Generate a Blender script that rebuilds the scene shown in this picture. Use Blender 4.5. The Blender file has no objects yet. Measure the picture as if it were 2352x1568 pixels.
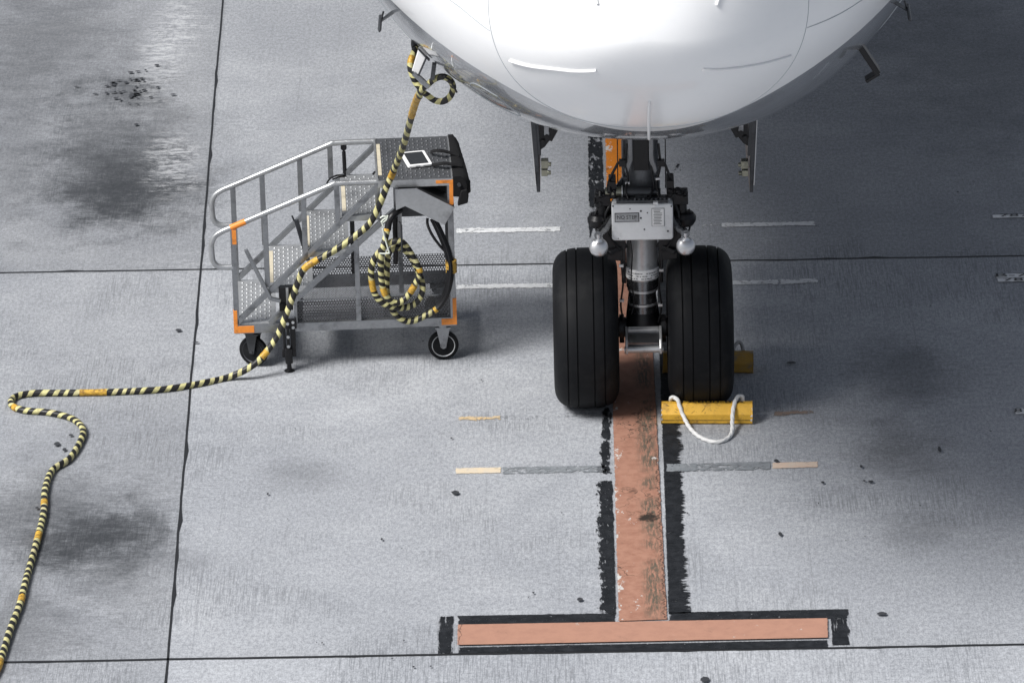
import bpy, math, random
from mathutils import Vector, Matrix
random.seed(7)
R = math.radians
scn = bpy.context.scene
COL = scn.collection

# ------------------------------------------------------------------ camera
FPX, PW, PH = 12569.0, 2352.0, 1568.0           # focal length in pixels of a 2352 px wide frame
CAM = Vector((-0.34192859, -31.5599806, 13.16955934))
CR = Vector((0.99973155, 0.00588623, -0.02240916))
CU = Vector((0.01857007, 0.37481652, 0.92691301))
CF = Vector((-0.01385535, 0.92708033, -0.37460659))
cd = bpy.data.cameras.new('camera'); cam = bpy.data.objects.new('camera', cd); COL.objects.link(cam)
m = Matrix.Identity(4)
for i in range(3):
    m[i][0], m[i][1], m[i][2], m[i][3] = CR[i], CU[i], -CF[i], CAM[i]
cam.matrix_world = m
cd.sensor_width = 36.0; cd.lens = FPX/PW*36.0; cd.clip_start = 0.5; cd.clip_end = 2000
scn.camera = cam

# ------------------------------------------------------------------ light
SUN_EL, SUN_AZ = 52.0, 213.0      # azimuth the light comes FROM, degrees counter-clockwise from +X
sd = bpy.data.lights.new('sun', 'SUN'); sun = bpy.data.objects.new('sun', sd); COL.objects.link(sun)
sd.energy = 2.4; sd.angle = R(24); sd.color = (1.0, 0.985, 0.965)
sv = Vector((math.cos(R(SUN_EL))*math.cos(R(SUN_AZ)), math.cos(R(SUN_EL))*math.sin(R(SUN_AZ)), math.sin(R(SUN_EL))))
sun.rotation_euler = sv.to_track_quat('Z', 'Y').to_euler(); sun.location = sv*40
wd = bpy.data.worlds.new('World'); scn.world = wd; wd.use_nodes = True
wn = wd.node_tree.nodes; wl = wd.node_tree.links
sky = wn.new('ShaderNodeTexSky'); sky.sky_type = 'NISHITA'; sky.sun_disc = False
sky.sun_elevation = R(SUN_EL); sky.sun_rotation = R(90-SUN_AZ); sky.air_density = 1.0; sky.dust_density = 3.0; sky.ozone_density = 1.0
hsv = wn.new('ShaderNodeHueSaturation'); hsv.inputs['Saturation'].default_value = .52      # thin overcast: a paler sky
wl.new(sky.outputs[0], hsv.inputs['Color']); wl.new(hsv.outputs[0], wn['Background'].inputs['Color']); wn['Background'].inputs['Strength'].default_value = 0.05
vs = scn.view_settings; vs.view_transform = 'Standard'; vs.look = 'None'; vs.gamma = 1; vs.exposure = 1.02; vs.use_curve_mapping = False

# ------------------------------------------------------------------ pixel -> place helpers
def ray(px, py): return CF + CR*((px-PW/2)/FPX) - CU*((py-PH/2)/FPX)
def G(px, py, z=0.0):
    d = ray(px, py); return CAM + d*((z-CAM.z)/d.z)
def AY(px, py, Y):
    d = ray(px, py); return CAM + d*((Y-CAM.y)/d.y)
CX0, CY0, CPHI = -2.5802, 0.6201, R(3.059)       # corner and heading of the step cart
CL_, CD_ = 1.409, 0.784
def CW(x, y, z): return Vector((CX0+x*math.cos(CPHI)-y*math.sin(CPHI), CY0+x*math.sin(CPHI)+y*math.cos(CPHI), z))
def CLOC(px, py, yl):
    n = Vector((-math.sin(CPHI), math.cos(CPHI), 0)); o = Vector((CX0, CY0, 0)) + n*yl
    d = ray(px, py); t = (o-CAM).dot(n)/d.dot(n); q = CAM+d*t-Vector((CX0, CY0, 0))
    return Vector((q.x*math.cos(CPHI)+q.y*math.sin(CPHI), yl, q.z))

# ------------------------------------------------------------------ mesh helpers
class MB:
    def __init__(s): s.v = []; s.f = []; s.uv = {}; s.attr = {}
    def add(s, vs, fs, uvs=None):
        b = len(s.v); s.v += [tuple(x) for x in vs]
        for k, f in enumerate(fs):
            s.f.append(tuple(b+i for i in f))
            if uvs: s.uv[len(s.f)-1] = uvs[k]
        return b
    def hexa(s, p):     # p: 8 points, bottom 4 ccw then top 4
        s.add(p, [(3,2,1,0),(4,5,6,7),(0,1,5,4),(1,2,6,5),(2,3,7,6),(3,0,4,7)])
    def box(s, a, b):
        x0,y0,z0 = a; x1,y1,z1 = b
        s.hexa([(x0,y0,z0),(x1,y0,z0),(x1,y1,z0),(x0,y1,z0),(x0,y0,z1),(x1,y0,z1),(x1,y1,z1),(x0,y1,z1)])
    def bar(s, a, b, w, h, up=(0,0,1)):
        a, b = Vector(a), Vector(b); d = (b-a).normalized(); u = Vector(up)
        if abs(d.dot(u)) > .98: u = Vector((0,1,0))
        r = d.cross(u).normalized()*w/2; u = r.cross(d).normalized()*h/2
        s.hexa([a-r-u, a+r-u, b+r-u, b-r-u, a-r+u, a+r+u, b+r+u, b-r+u])
    def prism(s, pts, vec):      # planar polygon extruded by vec
        n = len(pts); pts = [Vector(p) for p in pts]; vec = Vector(vec)
        nrm = Vector((0,0,0))
        for i in range(n): nrm += pts[i].cross(pts[(i+1)%n])
        if nrm.dot(vec) > 0: pts = pts[::-1]
        s.add(pts+[p+vec for p in pts], [tuple(range(n)), tuple(range(2*n-1, n-1, -1))]+[(i+n, (i+1)%n+n, (i+1)%n, i) for i in range(n)])
    def tube(s, pts, r, n=10, cap=True, phase=None):
        pts = [Vector(p) for p in pts]; N = len(pts)
        rr = r if hasattr(r, '__len__') else [r]*N
        T = [(pts[min(i+1,N-1)]-pts[max(i-1,0)]).normalized() for i in range(N)]
        u = T[0].orthogonal().normalized(); vs = []
        for i in range(N):
            u = (u-T[i]*u.dot(T[i])).normalized(); w = T[i].cross(u)
            for k in range(n):
                a = 2*math.pi*k/n; vs.append(pts[i]+(u*math.cos(a)+w*math.sin(a))*rr[i])
        fs, uvs = [], []
        for i in range(N-1):
            for k in range(n):
                fs.append((i*n+k, i*n+(k+1)%n, (i+1)*n+(k+1)%n, (i+1)*n+k))
                p0, p1 = (phase[i], phase[i+1]) if phase else (0, 0)
                uvs.append([(k/n,p0),((k+1)/n,p0),((k+1)/n,p1),(k/n,p1)])
        if cap:
            fs += [tuple(range(n-1,-1,-1)), tuple((N-1)*n+k for k in range(n))]; uvs += [[(0,0)]*n]*2
        s.add(vs, fs, uvs)
    def lathe(s, prof, o, ax, n=32, close=True):      # prof: (r, t) along axis
        o, ax = Vector(o), Vector(ax).normalized(); u = ax.orthogonal().normalized(); w = ax.cross(u)
        vs = []
        for r, t in prof:
            for k in range(n):
                a = 2*math.pi*k/n; vs.append(o+ax*t+(u*math.cos(a)+w*math.sin(a))*max(r,1e-5))
        P = len(prof); fs = []
        for i in range(P-1):
            for k in range(n): fs.append((i*n+k, i*n+(k+1)%n, (i+1)*n+(k+1)%n, (i+1)*n+k))
        if close: fs += [tuple(range(n-1,-1,-1)), tuple((P-1)*n+k for k in range(n))]
        s.add(vs, fs)
    def cyl(s, a, b, r, n=24):
        a, b = Vector(a), Vector(b); s.lathe([(r,0),(r,(b-a).length)], a, b-a, n)
    def sheet(s, q, uvs=None): s.add(q, [tuple(range(len(q)))], [uvs] if uvs else None)
    def build(s, name, mat, parent=None, smooth=None, bevel=0, loc=None):
        me = bpy.data.meshes.new(name); me.from_pydata(s.v, [], s.f)
        if s.uv:
            l = me.uv_layers.new(name='uv')
            for p in me.polygons:
                q = s.uv.get(p.index)
                if q:
                    for k, li in enumerate(p.loop_indices): l.data[li].uv = q[k]
        for k, a in s.attr.items():
            at = me.attributes.new(k, 'FLOAT', 'POINT'); at.data.foreach_set('value', a)
        me.materials.append(mat)
        if smooth is not None:
            me.polygons.foreach_set('use_smooth', [True]*len(me.polygons)); me.set_sharp_from_angle(angle=R(smooth))
        me.update()
        o = bpy.data.objects.new(name, me); COL.objects.link(o)
        if parent: o.parent = parent
        if loc: o.location = loc
        if bevel:
            b = o.modifiers.new('bevel', 'BEVEL'); b.width = bevel; b.segments = 2; b.limit_method = 'ANGLE'; b.angle_limit = R(50)
        return o
def tag(o, label=None, cat=None, group=None, kind=None):
    for k, v in (('label',label),('category',cat),('group',group),('kind',kind)):
        if v: o[k] = v
    return o
def empty(name, loc, rz=0, **kw):
    o = bpy.data.objects.new(name, None); COL.objects.link(o); o.location = loc; o.rotation_euler = (0,0,rz); o.empty_display_size = .1
    return tag(o, **kw)
def spline(P, step):
    """Catmull-Rom through tuples of any length, resampled about every step metres (first three numbers are the place)."""
    out = []
    for i in range(len(P)-1):
        p0, p1, p2, p3 = P[max(i-1,0)], P[i], P[i+1], P[min(i+2,len(P)-1)]
        n = max(2, int(math.dist(p1[:3], p2[:3])/step))
        for k in range(n):
            t = k/n
            out.append(tuple(.5*(2*b+(c-a)*t+(2*a-5*b+4*c-d)*t*t+(3*b-a-3*c+d)*t**3) for a,b,c,d in zip(p0,p1,p2,p3))+(i+t,))
    out.append(tuple(P[-1])+(len(P)-1.0,))
    return out
def text_mesh(name, body, mat, mtx, size, parent=None, depth=0.0, sx=1.0):
    cu = bpy.data.curves.new(name, 'FONT'); cu.body = body; cu.size = size; cu.align_x = 'CENTER'; cu.align_y = 'CENTER'; cu.extrude = depth; cu.resolution_u = 3
    to = bpy.data.objects.new(name+'_src', cu); COL.objects.link(to)
    dg = bpy.context.evaluated_depsgraph_get(); me = bpy.data.meshes.new_from_object(to.evaluated_get(dg))
    bpy.data.objects.remove(to); bpy.data.curves.remove(cu)
    me.transform(mtx @ Matrix.Diagonal((sx,1,1,1))); me.name = name; me.materials.clear(); me.materials.append(mat)
    o = bpy.data.objects.new(name, me); COL.objects.link(o)
    if parent: o.parent = parent
    return o

# ------------------------------------------------------------------ material helpers
class NT:
    def __init__(s, name):
        s.m = bpy.data.materials.new(name); s.m.use_nodes = True; s.t = s.m.node_tree; s.n = s.t.nodes; s.l = s.t.links
        s.b = s.n['Principled BSDF']; s.out = s.n['Material Output']
        s.tc = s.n.new('ShaderNodeTexCoord'); s.obj = s.tc.outputs['Object']
    def link(s, a, b): s.l.new(a, b)
    def put(s, sock, v):
        if isinstance(v, (int,float)): sock.default_value = v
        elif isinstance(v, (tuple,list)): sock.default_value = tuple(v) if len(v) == len(sock.default_value) else tuple(v)+(1,)
        else: s.l.new(v, sock)
    def math(s, op, a, b=0.0, c=None, clamp=False):
        n = s.n.new('ShaderNodeMath'); n.operation = op; n.use_clamp = clamp; s.put(n.inputs[0], a); s.put(n.inputs[1], b)
        if c is not None: s.put(n.inputs[2], c)
        return n.outputs[0]
    def mapped(s, scale, src=None, loc=(0,0,0)):
        n = s.n.new('ShaderNodeMapping'); s.link(src or s.obj, n.inputs[0]); n.inputs['Scale'].default_value = scale; n.inputs['Location'].default_value = loc
        return n.outputs[0]
    def noise(s, scale, detail=4, rough=.6, src=None, dist=0, sc3=None, loc=(0,0,0)):
        v = s.mapped(sc3 or (1,1,1), src, loc); n = s.n.new('ShaderNodeTexNoise'); s.link(v, n.inputs['Vector'])
        n.inputs['Scale'].default_value = scale; n.inputs['Detail'].default_value = detail; n.inputs['Roughness'].default_value = rough; n.inputs['Distortion'].default_value = dist
        return n.outputs['Fac']
    def ramp(s, v, a, b, c=0.0, d=1.0):           # smooth map of v from [a,b] to [c,d]
        n = s.n.new('ShaderNodeMapRange'); n.interpolation_type = 'SMOOTHSTEP'; s.put(n.inputs[0], v)
        for k, x in zip((1,2,3,4), (a,b,c,d)): s.put(n.inputs[k], x)
        return n.outputs[0]
    def mix(s, f, a, b, mode='MIX'):
        n = s.n.new('ShaderNodeMix'); n.data_type = 'RGBA'; n.blend_type = mode; n.clamp_result = False
        s.put(n.inputs[0], f); s.put(n.inputs[6], a); s.put(n.inputs[7], b); return n.outputs[2]
    def xyz(s, src=None):
        n = s.n.new('ShaderNodeSeparateXYZ'); s.link(src or s.obj, n.inputs[0]); return n.outputs
    def attr(s, k):
        n = s.n.new('ShaderNodeAttribute'); n.attribute_name = k; return n.outputs['Fac']
    def uv(s):
        n = s.n.new('ShaderNodeUVMap'); n.uv_map = 'uv'; return n.outputs[0]
    def bump(s, h, strength, dist):
        n = s.n.new('ShaderNodeBump'); s.put(n.inputs['Height'], h); n.inputs['Strength'].default_value = strength; n.inputs['Distance'].default_value = dist
        s.link(n.outputs[0], s.b.inputs['Normal'])
    def alpha(s, a):
        tr = s.n.new('ShaderNodeBsdfTransparent'); mx = s.n.new('ShaderNodeMixShader'); s.put(mx.inputs[0], a)
        s.link(tr.outputs[0], mx.inputs[1]); s.link(s.b.outputs[0], mx.inputs[2]); s.link(mx.outputs[0], s.out.inputs[0])
    def set(s, **k):
        for a, v in k.items(): s.put(s.b.inputs[{'col':'Base Color','rough':'Roughness','metal':'Metallic','coat':'Coat Weight','spec':'Specular IOR Level','crough':'Coat Roughness'}[a]], v)
def pm(name, col, rough=.5, metal=0.0, var=.2, scale=14, dirt=None, dirt_amt=.5, bump=0, coat=0, spec=.5, rvar=.12):
    t = NT(name); n1 = t.noise(scale, 5, .65); n2 = t.noise(scale*5.3, 4, .6)
    f = t.math('MULTIPLY_ADD', t.math('ADD', n1, n2), var, 1-var)
    c = t.mix(1.0, tuple(col), t.n.new('ShaderNodeCombineXYZ').outputs[0], 'MULTIPLY')
    mixn = c.node; cmb = mixn.inputs[7].links[0].from_node
    for i in range(3): t.link(f, cmb.inputs[i])
    if dirt: c = t.mix(t.math('MULTIPLY', t.ramp(t.noise(scale*.55, 6, .7, loc=(3,1,7)), .5, .68), dirt_amt), c, dirt)
    t.set(col=c, rough=t.math('MULTIPLY_ADD', n1, rvar*2, rough-rvar, clamp=True), metal=metal, coat=coat, spec=spec)
    if bump: t.bump(n2, .35, bump)
    return t.m

M = {}
M['alu'] = pm('brushed_aluminium', (.31,.318,.33), .30, .88, .45, 9, (.07,.07,.074), .6)
M['alu_light'] = pm('bright_aluminium_sheet', (.44,.45,.46), .36, .75, .3, 9, (.18,.18,.19), .5)
M['alu_dark'] = pm('dark_aluminium', (.06,.062,.066), .45, .5, .35, 10, (.02,.02,.022), .5)  # darker aluminium on the back posts and inside the cable guide
M['steel'] = pm('polished_steel', (.56,.57,.58), .34, .65, .25, 12, (.2,.2,.2), .4)
M['chrome_dark'] = pm('oily_dark_steel', (.20,.205,.215), .25, .9, .5, 16, (.03,.03,.032), .75)
M['black'] = pm('black_painted_metal', (.007,.007,.0085), .4, .2, .5, 18)
M['dkgrey'] = pm('dark_grey_casting', (.060,.063,.069), .38, .5, .5, 11, (.014,.014,.016), .6)
M['rubber'] = pm('black_rubber', (.0036,.0042,.0055), .66, 0, .45, 9, (.016,.0165,.0175), .6, bump=.001, spec=.22)
M['fabric'] = pm('black_fabric', (.010,.010,.011), .85, 0, .4, 40, bump=.002, spec=.2)
M['white_paint'] = pm('grubby_white_paint', (.74,.75,.76), .35, 0, .12, 9, (.35,.36,.37), .35)
M['white'] = pm('white_plastic', (.8,.8,.8), .4, 0, .06, 30)
M['screen'] = pm('dark_tablet_glass', (.02,.022,.025), .12, 0, .2, 5)
M['ink'] = pm('black_ink', (.014,.014,.015), .6, 0, .3, 60)
M['greyink'] = pm('faded_grey_ink', (.22,.225,.23), .6, 0, .3, 60)
M['orange_tape'] = pm('orange_reflective_tape', (.76,.25,.035), .5, 0, .35, 30, (.36,.13,.03), .7)
M['beige'] = pm('worn_beige_nosing_strip', (.52,.47,.36), .7, 0, .3, 30, (.3,.28,.24), .5)
M['yellow'] = pm('scratched_yellow_paint', (.68,.39,.040), .55, 0, .28, 22, (.26,.14,.03), .75, bump=.001)
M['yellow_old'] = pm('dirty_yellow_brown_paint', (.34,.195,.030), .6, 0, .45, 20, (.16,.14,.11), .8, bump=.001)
M['rope'] = pm('white_rope', (.66,.66,.65), .8, 0, .25, 60)
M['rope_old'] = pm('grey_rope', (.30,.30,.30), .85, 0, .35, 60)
M['tie'] = pm('pale_cable_tie', (.66,.70,.62), .4, 0, .15, 40)
M['mustard'] = pm('mustard_wrapping_tape', (.52,.31,.05), .55, 0, .45, 45, (.16,.08,.02), .6)
M['olive'] = pm('cadmium_plated_olive_steel', (.30,.30,.24), .3, .85, .4, 14, (.04,.04,.04), .5)

M['lamp'] = pm('satin_lamp_shell', (.66,.66,.67), .33, .9, .08, 9)
M['plate_grey'] = pm('grubby_grey_plate', (.36,.37,.38), .5, 0, .4, 40, (.15,.15,.16), .6)
M['leg_grey'] = pm('worn_grey_leg_paint', (.13,.135,.145), .34, .3, .5, 11, (.03,.03,.034), .6)
M['door_grey'] = pm('mid_grey_casting', (.24,.245,.255), .4, .4, .4, 12)

def perforated():
    t = NT('perforated_black_sheet'); x = t.xyz(t.uv()); p = .017
    def d(ox):
        a = t.math('SUBTRACT', t.math('FRACT', t.math('ADD', t.math('DIVIDE', x[0], p), ox)), .5)
        b = t.math('MULTIPLY', t.math('SUBTRACT', t.math('FRACT', t.math('ADD', t.math('DIVIDE', x[1], p*1.732), ox)), .5), 1.732)
        return t.math('SQRT', t.math('ADD', t.math('MULTIPLY', a, a), t.math('MULTIPLY', b, b)))
    t.set(col=(.10,.10,.105), rough=.42, metal=.6)
    t.alpha(t.math('GREATER_THAN', t.math('MINIMUM', d(0.0), d(.5)), .34))
    return t.m
M['perf'] = perforated()

def cable_mat():
    t = NT('black_cable_with_yellow_tape'); x = t.xyz(t.uv())
    wob = t.math('MULTIPLY', t.noise(9, 3, .6), .22)
    ph = t.math('FRACT', t.math('ADD', t.math('ADD', x[0], x[1]), wob))
    st = t.math('LESS_THAN', ph, t.attr('duty'))
    ycol = t.mix(t.ramp(t.noise(22, 5, .7), .42, .72), (.54,.51,.24), (.26,.23,.11))
    ycol = t.mix(t.ramp(t.noise(5, 3, .6, loc=(4,4,4)), .5, .75, 0, .55), ycol, (.54,.48,.31))
    bcol = t.mix(t.noise(40, 3), (.006,.006,.007), (.022,.021,.020))
    c = t.mix(st, bcol, ycol)
    tape = t.mix(t.ramp(t.noise(35, 5, .7, loc=(9,2,5)), .40, .68), (.60,.36,.045), (.17,.09,.02))
    c = t.mix(t.math('GREATER_THAN', t.attr('tape'), .5), c, tape)
    t.set(col=c, rough=t.math('MULTIPLY_ADD', st, .2, .42), spec=.4)
    t.bump(t.math('ADD', st, t.math('MULTIPLY', t.noise(70, 3), .6)), .5, .0015)
    return t.m
M['cable'] = cable_mat()

def apron_mat():
    t = NT('weathered_concrete'); g = t.xyz()
    c = t.mix(t.ramp(t.noise(.55, 6, .62, dist=.6), .32, .70), (.285,.298,.318), (.375,.388,.405))
    c = t.mix(t.ramp(t.noise(3.2, 6, .68, loc=(5,9,0)), .30, .75, 0, .5), c, (.27,.282,.302))
    # fine grain and speckle
    gr = t.math('ADD', t.noise(120, 4, .75, sc3=(1,.42,1)), t.noise(46, 4, .75, sc3=(1,.5,1), loc=(2,7,0)))
    c = t.mix(1.0, c, t.mix(t.ramp(gr, .70, 1.30), (.68,.68,.69), (1.28,1.28,1.28)), 'MULTIPLY')
    # broom streaks along the slab, only in patches
    st = t.noise(1, 4, .75, sc3=(105, 3.4, 1)); pa = t.noise(.75, 5, .62, loc=(1.3,4.2,0), sc3=(1,1.3,1))
    jA, jB = G(1176, 608), G(1176, 1501)
    def near(yj):          # broom marks gather in a ragged band on the near side of each joint
        q = t.math('ADD', t.math('SUBTRACT', g[1], yj-.30), t.math('MULTIPLY_ADD', t.noise(3, 4, .7, sc3=(1,.2,1), loc=(2,9,0)), 1.6, -.8))
        return t.math('MULTIPLY', t.ramp(t.math('ABSOLUTE', q), .62, .2), t.ramp(t.noise(.9, 3, .6, sc3=(1,.1,1), loc=(5,5,0)), .38, .60))
    pm_ = t.math('MAXIMUM', t.math('MULTIPLY', t.ramp(pa, .46, .62, .04, .9), t.ramp(g[1], jA.y-.1, jA.y+.1, 1, .12)), t.math('MAXIMUM', near(jA.y), near(jB.y)))
    c = t.mix(t.math('MULTIPLY', t.ramp(st, .45, .62), t.math('MULTIPLY', pm_, .62)), c, (.12,.127,.137))
    # per-slab tone, with vignette darkening painted into the left column and far row
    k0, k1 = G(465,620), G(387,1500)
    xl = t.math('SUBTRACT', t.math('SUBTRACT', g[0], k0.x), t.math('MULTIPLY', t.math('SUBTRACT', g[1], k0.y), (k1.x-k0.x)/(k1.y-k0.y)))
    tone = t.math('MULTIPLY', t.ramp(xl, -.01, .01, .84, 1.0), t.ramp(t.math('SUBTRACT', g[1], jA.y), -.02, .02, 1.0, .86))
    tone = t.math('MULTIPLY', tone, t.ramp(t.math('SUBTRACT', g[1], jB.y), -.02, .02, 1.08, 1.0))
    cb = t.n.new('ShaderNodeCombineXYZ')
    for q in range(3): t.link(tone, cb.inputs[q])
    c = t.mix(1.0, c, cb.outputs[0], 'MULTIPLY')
    st2 = t.noise(1, 3, .6, sc3=(48, .22, 1), loc=(8,0,0))
    c = t.mix(t.ramp(st2, .60, .76, 0, .34), c, (.14,.147,.158))
    # fine brush marks across the slab
    st3 = t.noise(1, 5, .75, sc3=(9, 60, 1), loc=(2,2,0)); pb = t.noise(.5, 4, .6, loc=(6,1,0))
    c = t.mix(1.0, c, t.mix(t.math('MULTIPLY_ADD', t.math('SUBTRACT', st3, .5), t.ramp(pb, .40, .68, .1, 1.9), .5), (.76,.76,.77), (1.24,1.24,1.24)), 'MULTIPLY')
    # small pits
    c = t.mix(t.ramp(t.noise(30, 2, .5, sc3=(1,1.6,1), loc=(11,3,0)), .735, .79, 0, .7), c, (.06,.063,.07))
    # oil and water stains and broad dark patches, with shapes of their own
    blot = t.noise(2.6, 6, .68, loc=(7,7,0)); fine = t.noise(14, 5, .75, loc=(3,3,0))
    wbrk = t.ramp(t.math('ADD', t.noise(12, 6, .8, sc3=(.35,1.0,1), loc=(1,8,0)), t.math('MULTIPLY', t.noise(34, 5, .8, sc3=(.6,.8,1)), .7)), .76, .98)
    dbrk = t.ramp(t.math('ADD', t.noise(9, 6, .8, sc3=(.5,1.0,1), loc=(4,8,0)), t.math('MULTIPLY', t.noise(40, 5, .8, sc3=(1.2,.5,1)), .8)), .60, 1.0, .6, 1.0)
    def stain(px, py, rx, ry, col, amt, soft=.75):
        nonlocal c
        p = G(px, py)
        dx = t.math('DIVIDE', t.math('SUBTRACT', g[0], p.x), rx); dy = t.math('DIVIDE', t.math('SUBTRACT', g[1], p.y), ry)
        d = t.math('SQRT', t.math('ADD', t.math('MULTIPLY', dx, dx), t.math('MULTIPLY', dy, dy)))
        d = t.math('ADD', d, t.math('MULTIPLY_ADD', blot, 1.5, -.75)); d = t.math('ADD', d, t.math('MULTIPLY_ADD', fine, .6, -.3))
        d = t.math('ADD', d, t.math('MULTIPLY_ADD', st3, 1.9 if col[0] > .3 else .6, -.95 if col[0] > .3 else -.3)); d = t.math('ADD', d, t.math('MULTIPLY_ADD', st, .7, -.35))
        f = t.ramp(d, 1.05, 1.0-soft, 0, amt)
        brk = wbrk if col[0] > .3 else dbrk
        c = t.mix(t.math('MULTIPLY', f, brk), c, col)
    for a in STAINS_AND_PATCHES: stain(*a)
    t.set(col=c, rough=t.math('MULTIPLY_ADD', gr, .15, .62), spec=.35)
    t.bump(t.math('ADD', gr, t.math('MULTIPLY', st, .5)), .25, .004)
    return t.m
DK, WH = (.030,.033,.038), (.52,.53,.545)
STAINS_AND_PATCHES = [
    (305,440,.60,1.05, DK, 1.0, .9), (270,395,.95,1.7, DK, .6, .9), (300,215,.34,.5, DK, .65, .8), (250,300,.6,2.2, DK, .45, .9),
    (205,1240,.52,.62, DK, .95, .9), (130,1190,.85,1.05, DK, .6, .9), (260,1290,.62,.9, DK, .42, .9),
    (2080,850,.45,.85, DK, .45, .9), (2060,1030,.42,.62, DK, .5, .9), (2110,1220,.34,.4, DK, .3, .9), (700,1090,.34,.34, DK, .3, .9),
    (405,75,.30,1.05, WH, .62, .8), (405,370,.30,.9, WH, .60, .8), (360,160,.24,1.1, WH, .4, .8), (450,620,.45,.6, WH, .25, .9),
    (30,1450,.6,.7, DK, .45, .9), (90,90,.9,2.2, DK, .5, .9), (20,350,.5,2.5, DK, .3, .9), (2250,150,1.2,3.2, DK, .35, .9),  # broad dark patches near the sides of the view
]
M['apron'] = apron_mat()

def paint_mat(name, col, cover=.9, edge_l=.0, edge_r=.0, edge_end=0.0, col2=None, scale=14, streak=None, rag=.04, extra=None, patch=2.0, fleck=0):
    """Worn paint: u runs across the strip in metres from the left edge, v along it; a second uv-like attribute is not needed."""
    t = NT(name); g = t.xyz(t.uv()); wdt = t.attr('wid'); lng = t.attr('len')
    c = t.mix(t.ramp(t.noise(scale, 5, .7), .35, .7), col, col2 or tuple(x*.72 for x in col))
    big = t.noise(patch, 4, .65, loc=(1,2,0)); small = t.noise(26, 5, .75, sc3=streak or (1,1,1), loc=(4,8,0))
    mixd = t.math('ADD', t.math('MULTIPLY', big, .45), t.math('MULTIPLY', small, .55))
    thr = .5+(.5-cover)*.30; a = t.ramp(mixd, thr-.022, thr+.022)      # higher cover -> lower threshold
    if fleck: a = t.math('MULTIPLY', a, t.ramp(t.noise(46, 5, .8, sc3=streak or (1,1,1), loc=(9,4,0)), .70-fleck, .66-fleck))
    jag = t.math('SUBTRACT', t.noise(30, 5, .8, sc3=(streak or (1,1,1)), loc=(0,5,0)), .5)
    jag = t.math('ADD', t.math('MULTIPLY', jag, 1.3), t.math('MULTIPLY', t.math('SUBTRACT', t.noise(8, 6, .85, sc3=(streak or (1,1,1)), loc=(2,1,0)), .5), .55))
    jag = t.math('ADD', jag, t.math('MULTIPLY', t.math('SUBTRACT', t.noise(3, 5, .75, loc=(2,1,0)), .5), .95))
    jag = t.math('MULTIPLY', jag, t.ramp(t.noise(1.6, 4, .7, loc=(7,7,0)), .35, .65, .35, 1.25))
    def edge(dist, amount):
        return t.ramp(t.math('ADD', dist, t.math('MULTIPLY', jag, amount*3.2)), amount*.5, amount*.5+.006)
    for dist, amt in ((g[0], edge_l), (t.math('SUBTRACT', wdt, g[0]), edge_r), (g[1], edge_end), (t.math('SUBTRACT', lng, g[1]), edge_end)):
        if amt > 0: a = t.math('MULTIPLY', a, edge(dist, amt))
    if extra: c, a = extra(t, c, a, g)
    t.set(col=c, rough=.75, spec=.15); t.alpha(a)
    t.bump(small, .25, .002)
    return t.m
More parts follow.
